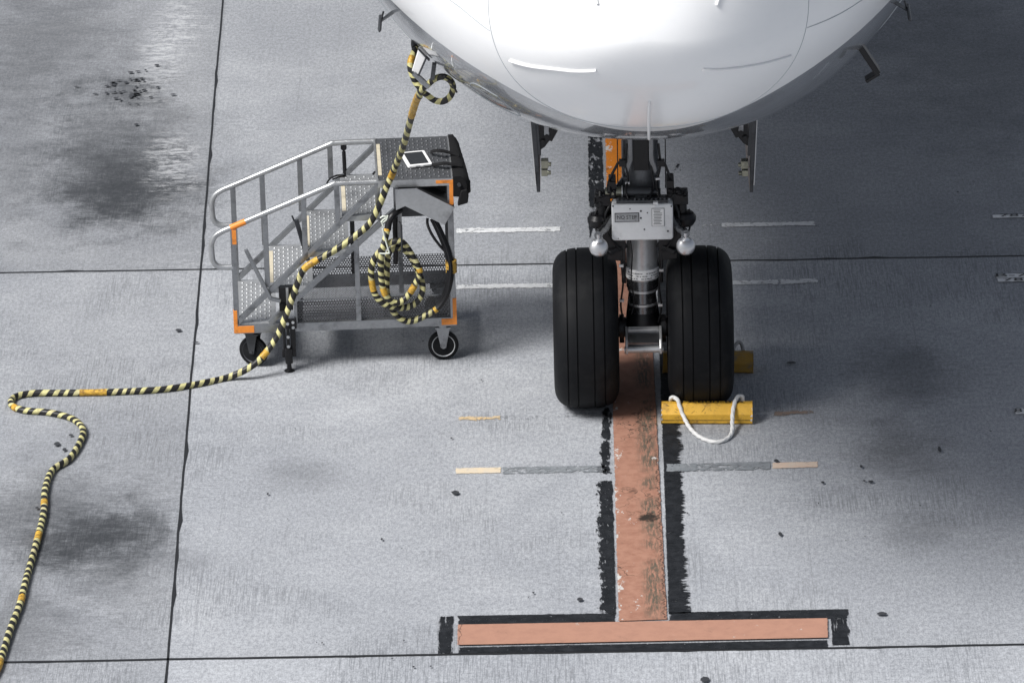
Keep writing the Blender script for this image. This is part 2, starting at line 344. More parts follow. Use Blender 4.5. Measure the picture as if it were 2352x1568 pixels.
def orange_extra(t, c, a, g):
    w = t.xyz()
    c = t.mix(t.ramp(w[1], 2.5, 3.3), c, t.mix(t.noise(20, 4), (.62,.20,.018), (.46,.15,.018)))      # fresher coat on the far slab
    # grey-green grime streaks along the middle right
    st = t.noise(1, 5, .75, sc3=(70, 9, 1)); band = t.math('MULTIPLY', t.ramp(g[0], .12, .20), t.ramp(g[0], .29, .22)); pa = t.ramp(t.noise(2.2, 4, .6, loc=(3,0,0)), .36, .54)
    c = t.mix(t.math('MULTIPLY', t.math('MULTIPLY', t.ramp(st, .40, .55), band), t.math('MULTIPLY', pa, .95)), c, (.085,.08,.062))
    st0 = t.noise(14, 6, .8, sc3=(1.5,.5,1), loc=(5,2,0)); c = t.mix(t.ramp(st0, .60, .70, 0, .55), c, (.16,.10,.08))
    # chips down to pale ground
    ch = t.math('ADD', t.noise(5, 6, .82, sc3=(1.6,.8,1), loc=(6,6,0)), t.math('MULTIPLY', t.math('SUBTRACT', t.noise(1.4, 2, .5, loc=(3,3,0)), .5), .12)); near = t.math('ADD', t.ramp(g[0], .07, .0, 0, .07), t.ramp(g[0], .25, .31, 0, .07))
    c = t.mix(t.ramp(t.math('ADD', ch, near), .625, .65), c, (.50,.49,.47))
    # dark cracks
    vor = t.n.new('ShaderNodeTexVoronoi'); vor.feature = 'DISTANCE_TO_EDGE'; vor.inputs['Scale'].default_value = 7
    dv = t.n.new('ShaderNodeVectorMath'); dv.operation = 'ADD'; t.link(t.mapped((1,.8,1)), dv.inputs[0])
    nz = t.n.new('ShaderNodeTexNoise'); nz.inputs['Scale'].default_value = 12; t.link(t.obj, nz.inputs['Vector'])
    t.link(t.mapped((.25,.25,0), nz.outputs['Color']), dv.inputs[1]); t.link(dv.outputs[0], vor.inputs['Vector'])
    cr = t.math('MULTIPLY', t.ramp(vor.outputs['Distance'], .035, .015), t.ramp(t.noise(1.7, 3, .6, loc=(2,8,0)), .52, .62))
    c = t.mix(t.math('MULTIPLY', cr, .8), c, (.04,.03,.025))
    # wavering crack down the right side
    wx = t.math('ADD', g[0], t.math('MULTIPLY_ADD', t.noise(5, 6, .75, sc3=(.05,2.2,1), loc=(1,1,0)), .16, -.08))
    ln = t.math('LESS_THAN', t.math('ABSOLUTE', t.math('SUBTRACT', wx, .262)), .0045)
    c = t.mix(t.math('MULTIPLY', ln, t.ramp(w[1], -.6, -1.0, 0, .85)), c, (.05,.035,.03))
    # a dark scorch
    p = G(1488,1190); d = t.math('SQRT', t.math('ADD', t.math('POWER', t.math('DIVIDE', t.math('SUBTRACT', w[0], p.x), .085), 2), t.math('POWER', t.math('DIVIDE', t.math('SUBTRACT', w[1], p.y), .09), 2)))
    d = t.math('ADD', d, t.math('MULTIPLY_ADD', t.noise(16, 5, .75), 2.4, -1.2))
    c = t.mix(t.ramp(d, .9, .3, 0, .92), c, (.02,.018,.016))
    return c, a
def bar_extra(t, c, a, g):
    ch = t.noise(8, 6, .8, sc3=(1.0,.8,1), loc=(3,6,0)); c = t.mix(t.ramp(ch, .655, .675), c, (.48,.46,.43))
    gr = t.noise(11, 6, .8, sc3=(.8,.6,1), loc=(5,1,0)); c = t.mix(t.ramp(gr, .55, .75, 0, .5), c, (.20,.12,.09))
    ln = t.math('LESS_THAN', t.math('ABSOLUTE', t.math('SUBTRACT', t.math('ADD', g[0], t.math('MULTIPLY_ADD', t.noise(9, 5, .7, loc=(1,7,0)), .09, -.045)), .022)), .0035)
    return t.mix(t.math('MULTIPLY', ln, .6), c, (.05,.035,.03)), a
SAL, SAL2 = (.345,.185,.132), (.27,.135,.095)
M['line_orange'] = paint_mat('salmon_orange_line_paint', SAL, .97, .006, .006, 0, SAL2, extra=orange_extra)
M['bar_orange'] = paint_mat('salmon_orange_bar_paint', (.375,.205,.147), 1.1, .004, .006, .002, (.335,.182,.132), fleck=.0, extra=bar_extra)
BK = (.010,.0115,.014)
M['bl_left'] = paint_mat('black_border_left', BK, .86, .045, .008, .01, (.022,.024,.028), streak=(1.5,.45,1), fleck=.08)
M['bl_right'] = paint_mat('black_border_right', BK, 1.0, .005, .040, .01, (.022,.024,.028), streak=(.26,1.9,1), fleck=.06)
M['bl_worn'] = paint_mat('black_border_worn', BK, .64, .04, .03, .03, (.022,.024,.028), streak=(1.4,.35,1))
M['bl_faint'] = paint_mat('black_border_faint', BK, .30, .05, .05, .03, (.05,.054,.06), streak=(1.4,.35,1))
M['bl_bar'] = paint_mat('black_border_of_bar', BK, 1.0, .014, .018, .006, (.022,.024,.028), streak=(.8,.8,1), fleck=.05)
M['bl_end'] = paint_mat('black_border_bar_end', BK, .80, .016, .016, .014, (.022,.024,.028), streak=(2.2,.16,1), fleck=.05)
M['dash_white'] = paint_mat('worn_white_dash', (.62,.63,.64), .68, .008, .008, .02, (.5,.51,.52))
M['dash_flaky'] = paint_mat('flaking_white_dash', (.60,.61,.62), .60, .008, .008, .02, (.5,.51,.52), fleck=.06)
M['dash_faint'] = paint_mat('faint_white_dash', (.52,.53,.54), .40, .01, .01, .05, (.42,.43,.44))
M['dash_cream'] = paint_mat('worn_cream_dash', (.60,.50,.36), .72, .010, .010, .01, (.52,.47,.40))
M['dash_peach'] = paint_mat('worn_peach_dash', (.56,.42,.33), .78, .008, .008, .01, (.52,.45,.38))
M['dash_brown'] = paint_mat('faded_brown_dash', (.25,.18,.14), .70, .012, .012, .03, (.24,.20,.18))
M['dash_yel'] = paint_mat('faded_yellow_dash', (.55,.40,.22), .55, .012, .012, .03, (.46,.38,.27))
M['dash_grey'] = paint_mat('grey_blackout_dash', (.18,.195,.21), .66, .008, .008, .01, (.23,.245,.26), fleck=.09)
M['dash_grey_faint'] = paint_mat('faint_grey_blackout_dash', (.20,.21,.225), .40, .012, .012, .03, (.24,.25,.265))
M['label_white'] = paint_mat('white_label_paint', (.80,.80,.80), 1.3, .002, .002, .002, (.66,.67,.68))
M['joint'] = paint_mat('black_joint_sealant', (.010,.011,.013), 1.0, .007, .007, 0, (.022,.023,.026), streak=(1,1,1))
M['tar'] = pm('tar_spots', (.035,.037,.042), .6, 0, .4, 40)

# ------------------------------------------------------------------ the apron and its markings
mb = MB(); mb.sheet([(-300,-300,0),(300,-300,0),(300,300,0),(-300,300,0)])
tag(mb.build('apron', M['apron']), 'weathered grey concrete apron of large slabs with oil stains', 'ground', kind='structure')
def strip(name, a, b, c, d, mat, z=.004, label=None):
    """Painted strip: a-b is its left edge from near to far, d-c its right edge (photo pixels on the ground)."""
    A, B, C_, D = (G(*p) for p in (a,b,c,d))
    for p in (A,B,C_,D): p.z = z
    w = ((D-A).length+(C_-B).length)/2; L = ((B-A).length+(C_-D).length)/2
    m_ = MB(); n = max(1, min(24, int(L/.3))); vs, fs, uvs = [], [], []
    for i in range(n+1):
        t = i/n; vs += [A.lerp(B,t), D.lerp(C_,t)]
    for i in range(n): fs.append((2*i,2*i+1,2*i+3,2*i+2)); uvs.append([(0,L*i/n),(w,L*i/n),(w,L*(i+1)/n),(0,L*(i+1)/n)])
    m_.add(vs, fs, uvs); m_.attr = {'wid':[w]*len(vs), 'len':[L]*len(vs)}
    return tag(m_.build(name, mat), label or name.replace('_',' '), 'marking', kind='structure')
# expansion joints
def joint(p, q, wd, name):
    a, b = G(*p), G(*q); d = (b-a); nrm = Vector((-d.y, d.x, 0)).normalized(); N = 260; vs, fs, uvs = [], [], []
    w0 = 0.0
    for i in range(N+1):
        t = -1.5+4*i/N; w0 = .7*w0+.3*random.gauss(0, .004)
        wl_ = wd*(1+random.choice((0,0,0,0,0,0,0,0,0,.0,2.4))*random.random()); wr_ = wd*(1+random.choice((0,0,0,0,0,0,.7))*random.random())
        c_ = a+d*t+nrm*w0; vs += [c_+nrm*wl_+Vector((0,0,.003)), c_-nrm*wr_+Vector((0,0,.003))]
    for i in range(N): fs.append((2*i,2*i+2,2*i+3,2*i+1)); uvs.append([(0,i),(0,i+1),(wd*2,i+1),(wd*2,i)])
    m_ = MB(); m_.add(vs, fs, uvs); m_.attr = {'wid':[wd*2]*len(vs), 'len':[float(N)]*len(vs)}
    return tag(m_.build('expansion_joint', JM), name, 'joint', kind='structure')
JM = pm('joint_sealant', (.010,.011,.013), .6, 0, .5, 20)
joint((510,20),(387,1500), .0065, 'dark sealed joint running away from the camera past the step cart')
joint((0,627),(2352,588), .0095, 'dark sealed joint crossing behind the wheels')
joint((0,1521),(2352,1480), .012, 'dark sealed joint crossing in front of the stop bar')

strip('lead_in_line', (1419,1428),(1385,200),(1470,200),(1534,1424), M['line_orange'], .008, 'peeling salmon orange lead in line under the nose gear')
strip('stop_bar', (1048,1485),(1050,1437),(1903,1422),(1904,1468), M['bar_orange'], .012, 'salmon orange stop bar across the end of the line')
strip('line_border', (1371,1410),(1366,1105),(1408,1103),(1418,1410), M['bl_left'], .004, 'black border along the left of the orange line')
strip('line_border', (1370,1090),(1380,935),(1405,935),(1409,1090), M['bl_worn'], .004, 'half worn black border behind the left wheel')
strip('line_border', (1352,560),(1348,200),(1380,200),(1388,440), M['bl_worn'], .004, 'worn black border left of the far orange line')
strip('line_border', (1534,1410),(1504,560),(1548,560),(1588,1410), M['bl_right'], .004, 'ragged black border along the right of the orange line')
strip('line_border', (1545,470),(1535,200),(1562,200),(1572,470), M['bl_faint'], .004, 'faint black border flecks right of the far line')
strip('bar_border', (1050,1437),(1050,1414),(1418,1407),(1418,1431), M['bl_bar'], .004, 'black border above the left half of the stop bar')
strip('bar_border', (1536,1429),(1536,1406),(1952,1398),(1952,1421), M['bl_bar'], .004, 'black border above the right half of the stop bar')
strip('bar_border', (1048,1502),(1048,1486),(1905,1469),(1905,1488), M['bl_bar'], .004, 'black border below the stop bar')
strip('bar_border', (1000,1503),(1006,1415),(1044,1414),(1042,1502), M['bl_end'], .004, 'streaky black block at the left end of the bar')
strip('bar_border', (1908,1484),(1905,1420),(1952,1420),(1956,1482), M['bl_end'], .0045, 'streaky black block at the right end of the bar')
def dash(x0, y0, x1, y1, h, mat, label, z=.004):
    strip('dash_marking', (x0,y0+h/2),(x0,y0-h/2),(x1,y1-h/2),(x1,y1+h/2), mat, z, label)
dash(1046,531,1290,527,13, M['dash_white'], 'worn white dash behind the step cart, far row')
dash(1290,527,1362,525,9, M['dash_faint'], 'faint end of the white dash, far row')
dash(1605,519,1655,518,9, M['dash_faint'], 'faint start of the white dash right of the wheels')
dash(1655,518,1874,514,12, M['dash_white'], 'worn white dash right of the wheels, far row')
dash(1046,660,1290,656,13, M['dash_white'], 'worn white dash left of the wheels, near row')
dash(1640,651,1790,648,13, M['dash_flaky'], 'flaking white dash beside the right wheel')
dash(1790,648,1881,645,13, M['dash_white'], 'white dash end beside the right wheel')
dash(1050,962,1150,960,12, M['dash_yel'], 'faded yellow dash left of the line, upper')
dash(1150,960,1402,952,14, M['dash_grey_faint'], 'faint grey dash left of the line, upper')
dash(1776,950,1872,946,12, M['dash_brown'], 'faded brown dash right of the chock')
dash(1044,1082,1153,1080,15, M['dash_cream'], 'cream dash left of the line, lower')
dash(1153,1081,1396,1077,18, M['dash_grey'], 'grey blacked out dash left of the line, lower')
dash(1528,1075,1772,1070,20, M['dash_grey'], 'grey blacked out dash right of the line, lower', .005)
dash(1772,1070,1881,1067,15, M['dash_peach'], 'peach dash right of the line, lower')
# painted stand labels at the right
def ground_text(body, px, py, size, sx, name='painted_label', z=.012, ang=-.004):
    p = G(px, py); o = text_mesh('stand_lettering', body, M['ink'], Matrix.Translation((p.x,p.y,z)) @ Matrix.Rotation(ang,4,'Z'), size, sx=sx)
    return o
def label_patch(quads, texts, label):
    o = None
    for q in quads:
        s_ = strip('stand_label', q[0], q[1], q[2], q[3], M['label_white'], .006 if o is None else .007, label)
        if o is None: o = s_
        else:
            s_.parent = o; s_.name = 'lower_panel'; del s_['label'], s_['category'], s_['kind']
    for b, px, py, size, sx in texts:
        p = G(px, py); tx = text_mesh('lettering', b, M['ink'], Matrix.Translation((p.x,p.y,.011)) @ Matrix.Rotation(R(-.3),4,'Z'), size, o, sx=sx)
label_patch([((2279,503),(2278,495),(2480,491),(2481,499))], [('787-8', 2349, 497.0, .070, 2.0)], 'white stand label reading 787, farthest of the three')
label_patch([((2288,641),(2285,631),(2480,626),(2481,637)), ((2291,650),(2289,641.5),(2480,637.5),(2481,646))], [('B-787', 2350, 634.5, .080, 2.0), ('78', 2327, 645, .070, 2.0)], 'white two line stand label reading B-78 and 78')
label_patch([((2331,953),(2330,939),(2480,936),(2481,950))], [('87', 2349, 945.5, .085, 1.3)], 'white stand label cut by the right edge, nearest of the three')
# tar and gum spots
mb = MB()
spots = [(1046,1135,11,5),(1792,1230,5,5),(1332,1380,8,4),(2026,1413,13,4),(1619,1564,12,6),(877,1242,3,3),(131,1023,9,5),(148,1036,6,4),(163,1003,6,3),(1818,837,14,3),(2158,1036,5,7),(1978,1075,4,4),(1783,1062,7,4),(1890,1112,5,3),(2000,1110,8,3),(1037,1010,3,2),(410,762,9,4),(450,790,9,2),(255,905,7,3),(85,1170,5,3),(1880,1160,2,2),(1720,370,6,3),(1495,945,4,2),(615,1138,3,3),(740,1480,2,2),(1225,1365,3,2),(950,1535,3,2),(2200,445,4,2),(1985,1108,4,2)]
for k in range(50):      # drips splashed on the stain at the upper left
    a, q = random.uniform(0, 6.28), abs(random.gauss(0, 1)); spots.append((300+64*q*math.cos(a), 217+36*q*math.sin(a), random.uniform(2.2,8.5), random.uniform(1.2,3.0)))
for k in range(30): spots.append((random.uniform(0,2352), random.uniform(0,1568), random.uniform(.8,2.6), random.uniform(.6,1.4)))
for px, py, rx, ry in spots:
    c0 = G(px, py); n = 14; a0 = random.random()*6; k_s = .8 if len(mb.f) < 29 else 1.0; rx *= k_s; ry *= k_s
    mb.add([(c0.x+rx/371*math.cos(a0+2*math.pi*k/n)*(1+random.uniform(-.12,.12)), c0.y+ry/139*math.sin(a0+2*math.pi*k/n)*(1+random.uniform(-.15,.15)), .014) for k in range(n)], [tuple(range(n))])
o = mb.build('tar_spots', M['tar']); tag(o, 'black tar spots and oil drips scattered over the concrete', 'tar spots', kind='stuff')

# ------------------------------------------------------------------ airliner
air = empty('airliner', (0,0,0), label='white airliner nose with grey belly standing on its twin wheel nose gear', cat='airliner')
XT, ZT, YT = .0158, 3.84, -4.3
def pf(s, Mx, L, p, q):
    x = min(max(s/L,0),1); return Mx*(1-(1-x)**p)**(1/q)
def fus(s, t):
    zc = ZT+.3*min(max(s/5,0),1); lo = pf(s,1.4908,4.0692,1.9869,1.6523)+zc-ZT; w = pf(s,2.87,7.9034,.9036,2.2767); up = pf(s,3.0,6.5,2,1.8)
    e = 2/2.1878; c_, s_ = math.cos(t), math.sin(t)
    return Vector((XT+w*math.copysign(abs(c_)**e,c_), YT+s, zc+(lo if s_ < 0 else up)*math.copysign(abs(s_)**e,s_)))
def fus_n(s, t):
    a = fus(s+.01,t)-fus(max(s-.01,1e-4),t); b = fus(s,t+.01)-fus(s,t-.01); return a.cross(b).normalized()
def fuselage_mat():
    t = NT('white_and_grey_aircraft_paint'); g = t.xyz()
    x = t.math('DIVIDE', t.math('SUBTRACT', g[0], XT), .62)
    zb = t.math('SUBTRACT', 3.41, t.math('MULTIPLY', .36, t.math('EXPONENT', t.math('MULTIPLY', t.math('MULTIPLY', x, x), -1.0))))
    belly = t.ramp(t.math('SUBTRACT', zb, g[2]), -.004, .004)
    n1 = t.noise(1.3, 5, .6); n2 = t.noise(1, 4, .65, sc3=(9,1.2,9))
    wcol = t.mix(t.math('MULTIPLY', t.ramp(n2, .5, .8), .25), (.86,.865,.87), (.74,.76,.78))
    gcol = t.mix(t.ramp(n1, .35, .7), (.27,.285,.305), (.23,.243,.262))
    gcol = t.mix(t.math('MULTIPLY', t.ramp(t.noise(1, 5, .7, sc3=(5,.7,5), loc=(4,0,1)), .55, .75), .5), gcol, (.16,.17,.185))
    c = t.mix(belly, wcol, gcol)
    t.set(col=c, rough=t.math('MULTIPLY_ADD', n1, .10, .12), coat=t.math('MULTIPLY_ADD', belly, .45, .15), crough=.03, spec=.4)
    return t.m
M['fus'] = fuselage_mat()
NT_ = 128
ss = [0.0004*(k+1)**2.0 for k in range(40)]+[.75+.16*k for k in range(46)]+[8.6,10,13,17,21]
mb = MB(); vs = [fus(s, 2*math.pi*k/NT_) for s in ss for k in range(NT_)]
vs += [Vector((XT, YT-.0003, ZT)), Vector((XT, YT+21, ZT+.4))]; fs = []
for i in range(len(ss)-1):
    for k in range(NT_): fs.append((i*NT_+k, (i+1)*NT_+k, (i+1)*NT_+(k+1)%NT_, i*NT_+(k+1)%NT_))
for k in range(NT_):
    fs.append((len(vs)-2, k, (k+1)%NT_)); b = (len(ss)-1)*NT_; fs.append((len(vs)-1, b+(k+1)%NT_, b+k))
mb.add(vs, fs); fuse = mb.build('fuselage', M['fus'], air, smooth=60)
M['seam'] = pm('panel_seam_sealant', (.40,.43,.45), .5, 0, .1, 10)
M['strip'] = pm('white_lightning_strip', (.84,.84,.84), .35, 0, .05, 10)
def on_fus(name, pts, r, mat, lift=.0, step=.02):
    P = []
    for a in spline([(s,R(t),0) for s,t in pts], .03): P.append(fus(a[0], a[1])+fus_n(a[0],a[1])*lift)
    mb = MB(); mb.tube(P, r, 8); return mb.build(name, mat, fuse, smooth=60)
rs = lambda t: .555+.13*max(0,-math.sin(R(t)))**2
on_fus('radome_seam', [(rs(t), t) for t in range(0,361,10)], .0026, M['seam'])
on_fus('panel_seam', [(.57,191),(.75,187.5),(.94,186),(1.6,185),(3,184)], .0025, M['seam'])
on_fus('panel_seam', [(.57,347.5),(.9,347),(1.23,347),(1.8,347),(3,348)], .0025, M['seam'])
on_fus('panel_seam', [(2.6,200),(2.62,215),(2.5,232),(2.3,250),(2.3,290),(2.5,308),(2.6,340)], .003, M['seam'])
on_fus('panel_seam', [(1.1,226),(1.25,236),(1.45,238),(1.6,231),(1.5,224),(1.25,221),(1.1,226)], .003, M['seam'])
on_fus('lightning_strip', [(.50,205.3),(.40,208),(.252,213),(.165,221),(.11,229)], .0085, M['strip'], .004)
on_fus('lightning_strip', [(.52,334.2),(.40,331.5),(.27,326.5),(.18,319.5),(.11,309)], .0085, M['strip'], .004)
on_fus('lightning_strip', [(.27,269.6),(.464,269.6),(.75,269.8),(1.1,270)], .0085, M['strip'], .004)
on_fus('lightning_strip', [(.060,146.5),(.10,140),(.30,132),(.5,130)], .0085, M['strip'], .004)
on_fus('lightning_strip', [(.085,21.5),(.13,30),(.30,42),(.5,48)], .0085, M['strip'], .004)
def probe(s, t, side):                       # pitot mast with a forward tube
    p = fus(s, R(t)); n = fus_n(s, R(t))
    if n.x*side < 0: n = -n
    mb = MB(); q = p+n*.085
    mb.hexa([p+Vector((0,-.03,0))-n*.02+Vector((-.004,0,0)), p+Vector((0,-.03,0))-n*.02+Vector((.004,0,0)), p+Vector((.004,.05,0))-n*.02, p+Vector((-.004,.05,0))-n*.02,
             q+Vector((-.003,-.04,0)), q+Vector((.003,-.04,0)), q+Vector((.003,.02,0)), q+Vector((-.003,.02,0))])
    mb.tube([q+Vector((0,.05,.01)), q+Vector((0,-.14,-.005)), q+Vector((0,-.17,-.006))], [.011,.011,.006], 10)
    mb.tube([q+Vector((-.02*side,0,.055)), q+Vector((.012*side,0,-.05))], .006, 8)
    mb.build('pitot_probe', M['dkgrey'], fuse, smooth=40)
probe(2.267, 207.5, -1); probe(2.147, 334, 1); probe(2.75, 203, -1)
# drain mast like bracket hanging at the right
a = AY(1980,112,-2.35); b = AY(2016,165,-2.35); c_ = AY(1988,184,-2.35)
mb = MB(); mb.bar(a+Vector((-.03,0,.05)), b, .034, .10, (0,1,0)); mb.bar(b+Vector((.008,0,0)), c_, .02, .08, (0,1,0)); mb.build('drain_mast', M['black'], fuse, bevel=.004)
# open ground power door at the left
YH = -2.12
def z6(x, y, Y=YH): return AY((1080+x/7.842)/1.2245, (100+y/7.842)/1.2245, Y)
hd = MB(); hd.prism([z6(770,270), z6(945,455), z6(770,872), z6(615,790)], (0,.02,0)); door = hd.build('power_hatch_door', M['white'], air, bevel=.003)
mb = MB(); mb.bar(z6(760,290), z6(1000,545), .008, .03, (0,1,0)); mb.bar(z6(938,470), z6(762,872), .010, .03, (0,1,0)); mb.bar(z6(618,795), z6(762,872), .008, .03, (0,1,0)); mb.build('door_edge', M['dkgrey'], door)
mb = MB(); mb.bar(z6(655,830), z6(985,1130), .026, .03, (0,1,0)); mb.bar(z6(655,805), z6(985,1100), .007, .034, (0,1,0)); mb.build('hinge_rail', M['alu'], door)
mb = MB(); mb.bar(z6(1110,630), z6(1068,950), .024, .055, (0,1,0)); mb.build('door_stay', M['dkgrey'], door)
# gear doors
def gear_door(sx, xo_t, xo_b, px_w):
    y = 0.0
    xt, xb = AY(xo_t, 290, y), AY(xo_b, 442, y); s = -sx
    X0, X1 = xt.x, xb.x; zb, zt = xb.z, 2.62
    mb = MB(); th = .055
    def blk(z0, z1, w0, w1, y0, y1):
        f = lambda z: X0+(X1-X0)*(xt.z-z)/(xt.z-xb.z)
        a0, a1 = f(z0), f(z1)
        mb.hexa([(a0,y0,z0),(a0+s*w0,y0,z0),(a0+s*w0,y1,z0),(a0,y1,z0),(a1,y0,z1),(a1+s*w1,y0,z1),(a1+s*w1,y1,z1),(a1,y1,z1)])
    blk(zb, zb+.13, .022, .026, 0, 1.2); blk(zb+.13, zt, .026, .030, -.005, 1.5)
    d = mb.build('gear_door', M['dkgrey'], air, bevel=.004)
    mb = MB(); th = .006; s_sv = s; s = -s; blk(zb+.05, zt, .006, .006, -.008, 1.5); s = s_sv; mb.build('outer_skin', M['door_out'], d)
    mb = MB(); blk(zb+.16, zt, .030, .034, -.012, .02); blk(zb+.24, zt, .046, .052, -.008, .9)
    mb.build('inner_panel', M['dkgrey'], d, bevel=.006)
    mb = MB(); xi = X1+s*.03
    mb.box((min(xi,xi+s*.045), -.03, zb+.165), (max(xi,xi+s*.045), .03, zb+.215)); mb.box((min(xi,xi+s*.04), -.03, zb+.115), (max(xi,xi+s*.04), .03, zb+.155))
    mb.cyl((xi+s*.045,-.02,zb+.19), (xi+s*.062,-.02,zb+.19), .014, 10); mb.cyl((xi+s*.04,-.02,zb+.135), (xi+s*.06,-.02,zb+.135), .014, 10)
    mb.build('latch', M['olive'], d, bevel=.003)
    mb = MB(); zc = AY(1250, 345, 0).z
    xq = X0+s*.05
    mb.prism([(xq,.0,zc), (xq+s*.03,0,zc+.02), (xq+s*.06,0,zc+.06), (xq+s*.075,0,zc+.055), (xq+s*.11,0,zc+.12), (xq+s*.15,0,zc+.2), (xq+s*.15,0,zc+.62), (xq,0,zc+.62)], (0,.03,0))
    for k in range(4):
        q = Vector((xq+s*(.02+.025*k), -.02, zc+.06+.035*k)); mb.cyl(q, q+Vector((0,.03,0)), .014, 8)
    mb.build('hinge_arm', M['black'], d)
    mb = MB(); mb.box((min(xq+s*.028,xq+s*.06), -.016, zc+.10), (max(xq+s*.028,xq+s*.06), -.004, zc+.20)); mb.build('bracket', M['alu'], d, bevel=.004)
M['door_out'] = pm('white_door_skin', (.55,.56,.57), .3, 0, .1, 9)
gear_door(-1, 1220, 1233, 20); gear_door(1, 1737, 1730, 20)

# wheels
WR, WZ = .499, .490
def tyre_profile():
    pr = []; hw = .2025
    gro = [(-.113,.0045),(-.053,.0045),(.049,.0045),(.113,.0045)]
    n = 64
    for i in range(n+1):
        a = math.pi*i/n; x = -hw*math.cos(a); x = math.copysign(hw*(abs(x)/hw)**.82, x)
        y = (1-(abs(x)/hw)**3.1)**(1/2.7) if abs(x) < hw else 0
        pr.append((x, WR-.17*(1-y)))
    out = []
    for x, r in pr: out.append((x, r))
    xs = [x for x,_ in out]
    def rad(x):
        y = (1-(min(abs(x),hw)/hw)**3.1)**(1/2.7); return WR-.17*(1-y)
    for gx, gw in gro:
        out = [(x,r) for x,r in out if abs(x-gx) > gw+.002]
        for x, dr in ((gx-gw,0),(gx-gw*.55,-.010),(gx+gw*.55,-.010),(gx+gw,0)): out.append((x, rad(x)+dr))
    out.sort(); return [(.27,-.15)]+[(r,x) for x,r in out]+[(.27,.15)]
def wheel(x):
    w = empty('nose_wheel', (x,.025,WZ)); w.parent = air
    mb = MB(); mb.lathe([(r,t) for r,t in tyre_profile()], (0,0,0), (1,0,0), 96)
    v2 = []
    for a in mb.v:                                     # the loaded tyre flattens and bulges at the ground
        z = a[2]; f = max(0, (-z-.30)/.206)
        zz = max(z, -WZ+.001); v2.append((a[0]*(1+.07*f*f), a[1]*(1+.02*f), zz))
    mb.v = v2; mb.build('tyre', M['rubber'], w, smooth=28)
    mb = MB(); mb.lathe([(.272,-.13),(.25,-.135),(.235,-.09),(.13,-.06),(.11,-.12),(.06,-.13),(.06,.13),(.11,.12),(.13,.06),(.235,.09),(.25,.135),(.272,.13)], (0,0,0), (1,0,0), 48)
    mb.build('rim', M['dkgrey'], w, smooth=35)
wheel(-.352); wheel(.356)

# strut and everything on it
XS = .003
strut = air
def ZP(py, Y=0.0): return AY(1476, py, Y).z
def XP(px, Y=0.0): return AY(px, 700, Y).x
mb = MB(); mb.lathe([(.10,0),(.104,.01),(.104,.03),(.0985,.035),(.0985,.30),(.102,.305),(.102,.36)], (XS,0,.835), (0,0,1), 40); mb.build('outer_cylinder', M['steel'], strut, smooth=35)
mb = MB(); mb.lathe([(.1055,0),(.1055,.062)], (XS,0,.846), (0,0,1), 40); band = mb.build('label_band', M['white'], strut, smooth=35)
mb = MB()
for k in range(13):
    for row in range(3):
        if (k+row*2) % 5 == 0: continue
        a = -math.pi/2+(k-6)*.17+row*.05; z = .857+row*.017
        c0 = Vector((XS+math.cos(a)*.1065, math.sin(a)*.1065, z)); tdir = Vector((-math.sin(a), math.cos(a), 0))
        L = random.uniform(.004,.009); h = .0035
        mb.add([c0-tdir*L-Vector((0,0,h)), c0+tdir*L-Vector((0,0,h)), c0+tdir*L+Vector((0,0,h)), c0-tdir*L+Vector((0,0,h))], [(0,1,2,3)])
strut_lines = mb.build('band_lettering', M['greyink'], band)
mb = MB(); mb.lathe([(.083,0),(.083,.05),(.089,.055),(.089,.07),(.083,.075),(.084,.14),(.092,.145),(.092,.165),(.099,.17),(.099,.232)], (XS,0,.605), (0,0,1), 40); mb.build('piston', M['chrome_dark'], strut, smooth=35)
mb = MB(); mb.lathe([(.0905,0),(.0905,.014)], (XS,0,.662), (0,0,1), 40); mb.lathe([(.0935,0),(.0935,.016)], (XS,0,.752), (0,0,1), 40); mb.build('clamp_ring', M['steel'], strut, smooth=35)
mb = MB(); mb.lathe([(.06,0),(.10,.01),(.115,.05),(.105,.11),(.083,.19)], (XS,0,.425), (0,0,1), 32); mb.cyl((-.30,.025,WZ),(.30,.025,WZ),.062,32); mb.cyl((-.145,0,WZ),(-.115,0,WZ),.09,24); mb.cyl((.115,0,WZ),(.145,0,WZ),.09,24)
mb.build('axle', M['black'], strut, smooth=35)
# tow fitting: clevis pointing forward and down, with a cross pin
tw = MB(); yq = -.13
for s in (-1,1):
    x0 = XS+s*.098
    tw.prism([(x0,-.05,.525),(x0,-.10,.545),(x0,-.215,.50),(x0,-.25,.455),(x0,-.245,.415),(x0,-.20,.402),(x0,-.06,.44)], (s*.016,0,0))
tw.hexa([(XS-.097,-.125,.508),(XS+.097,-.125,.508),(XS+.097,-.10,.521),(XS-.097,-.10,.521),(XS-.097,-.13,.531),(XS+.097,-.13,.531),(XS+.097,-.105,.545),(XS-.097,-.105,.545)])
tow = tw.build('tow_fitting', M['steel'], strut, bevel=.004)
mb = MB(); mb.hexa([(XS-.097,-.21,.43),(XS+.097,-.21,.43),(XS+.097,-.08,.46),(XS-.097,-.08,.46),(XS-.097,-.212,.478),(XS+.097,-.212,.478),(XS+.097,-.11,.522),(XS-.097,-.11,.522)]); mb.build('tow_web', M['chrome_dark'], tow)
mb = MB(); mb.cyl((XS-.120,-.224,.438),(XS+.120,-.224,.438),.02,20); mb.build('tow_pin', M['steel'], tow, smooth=35)
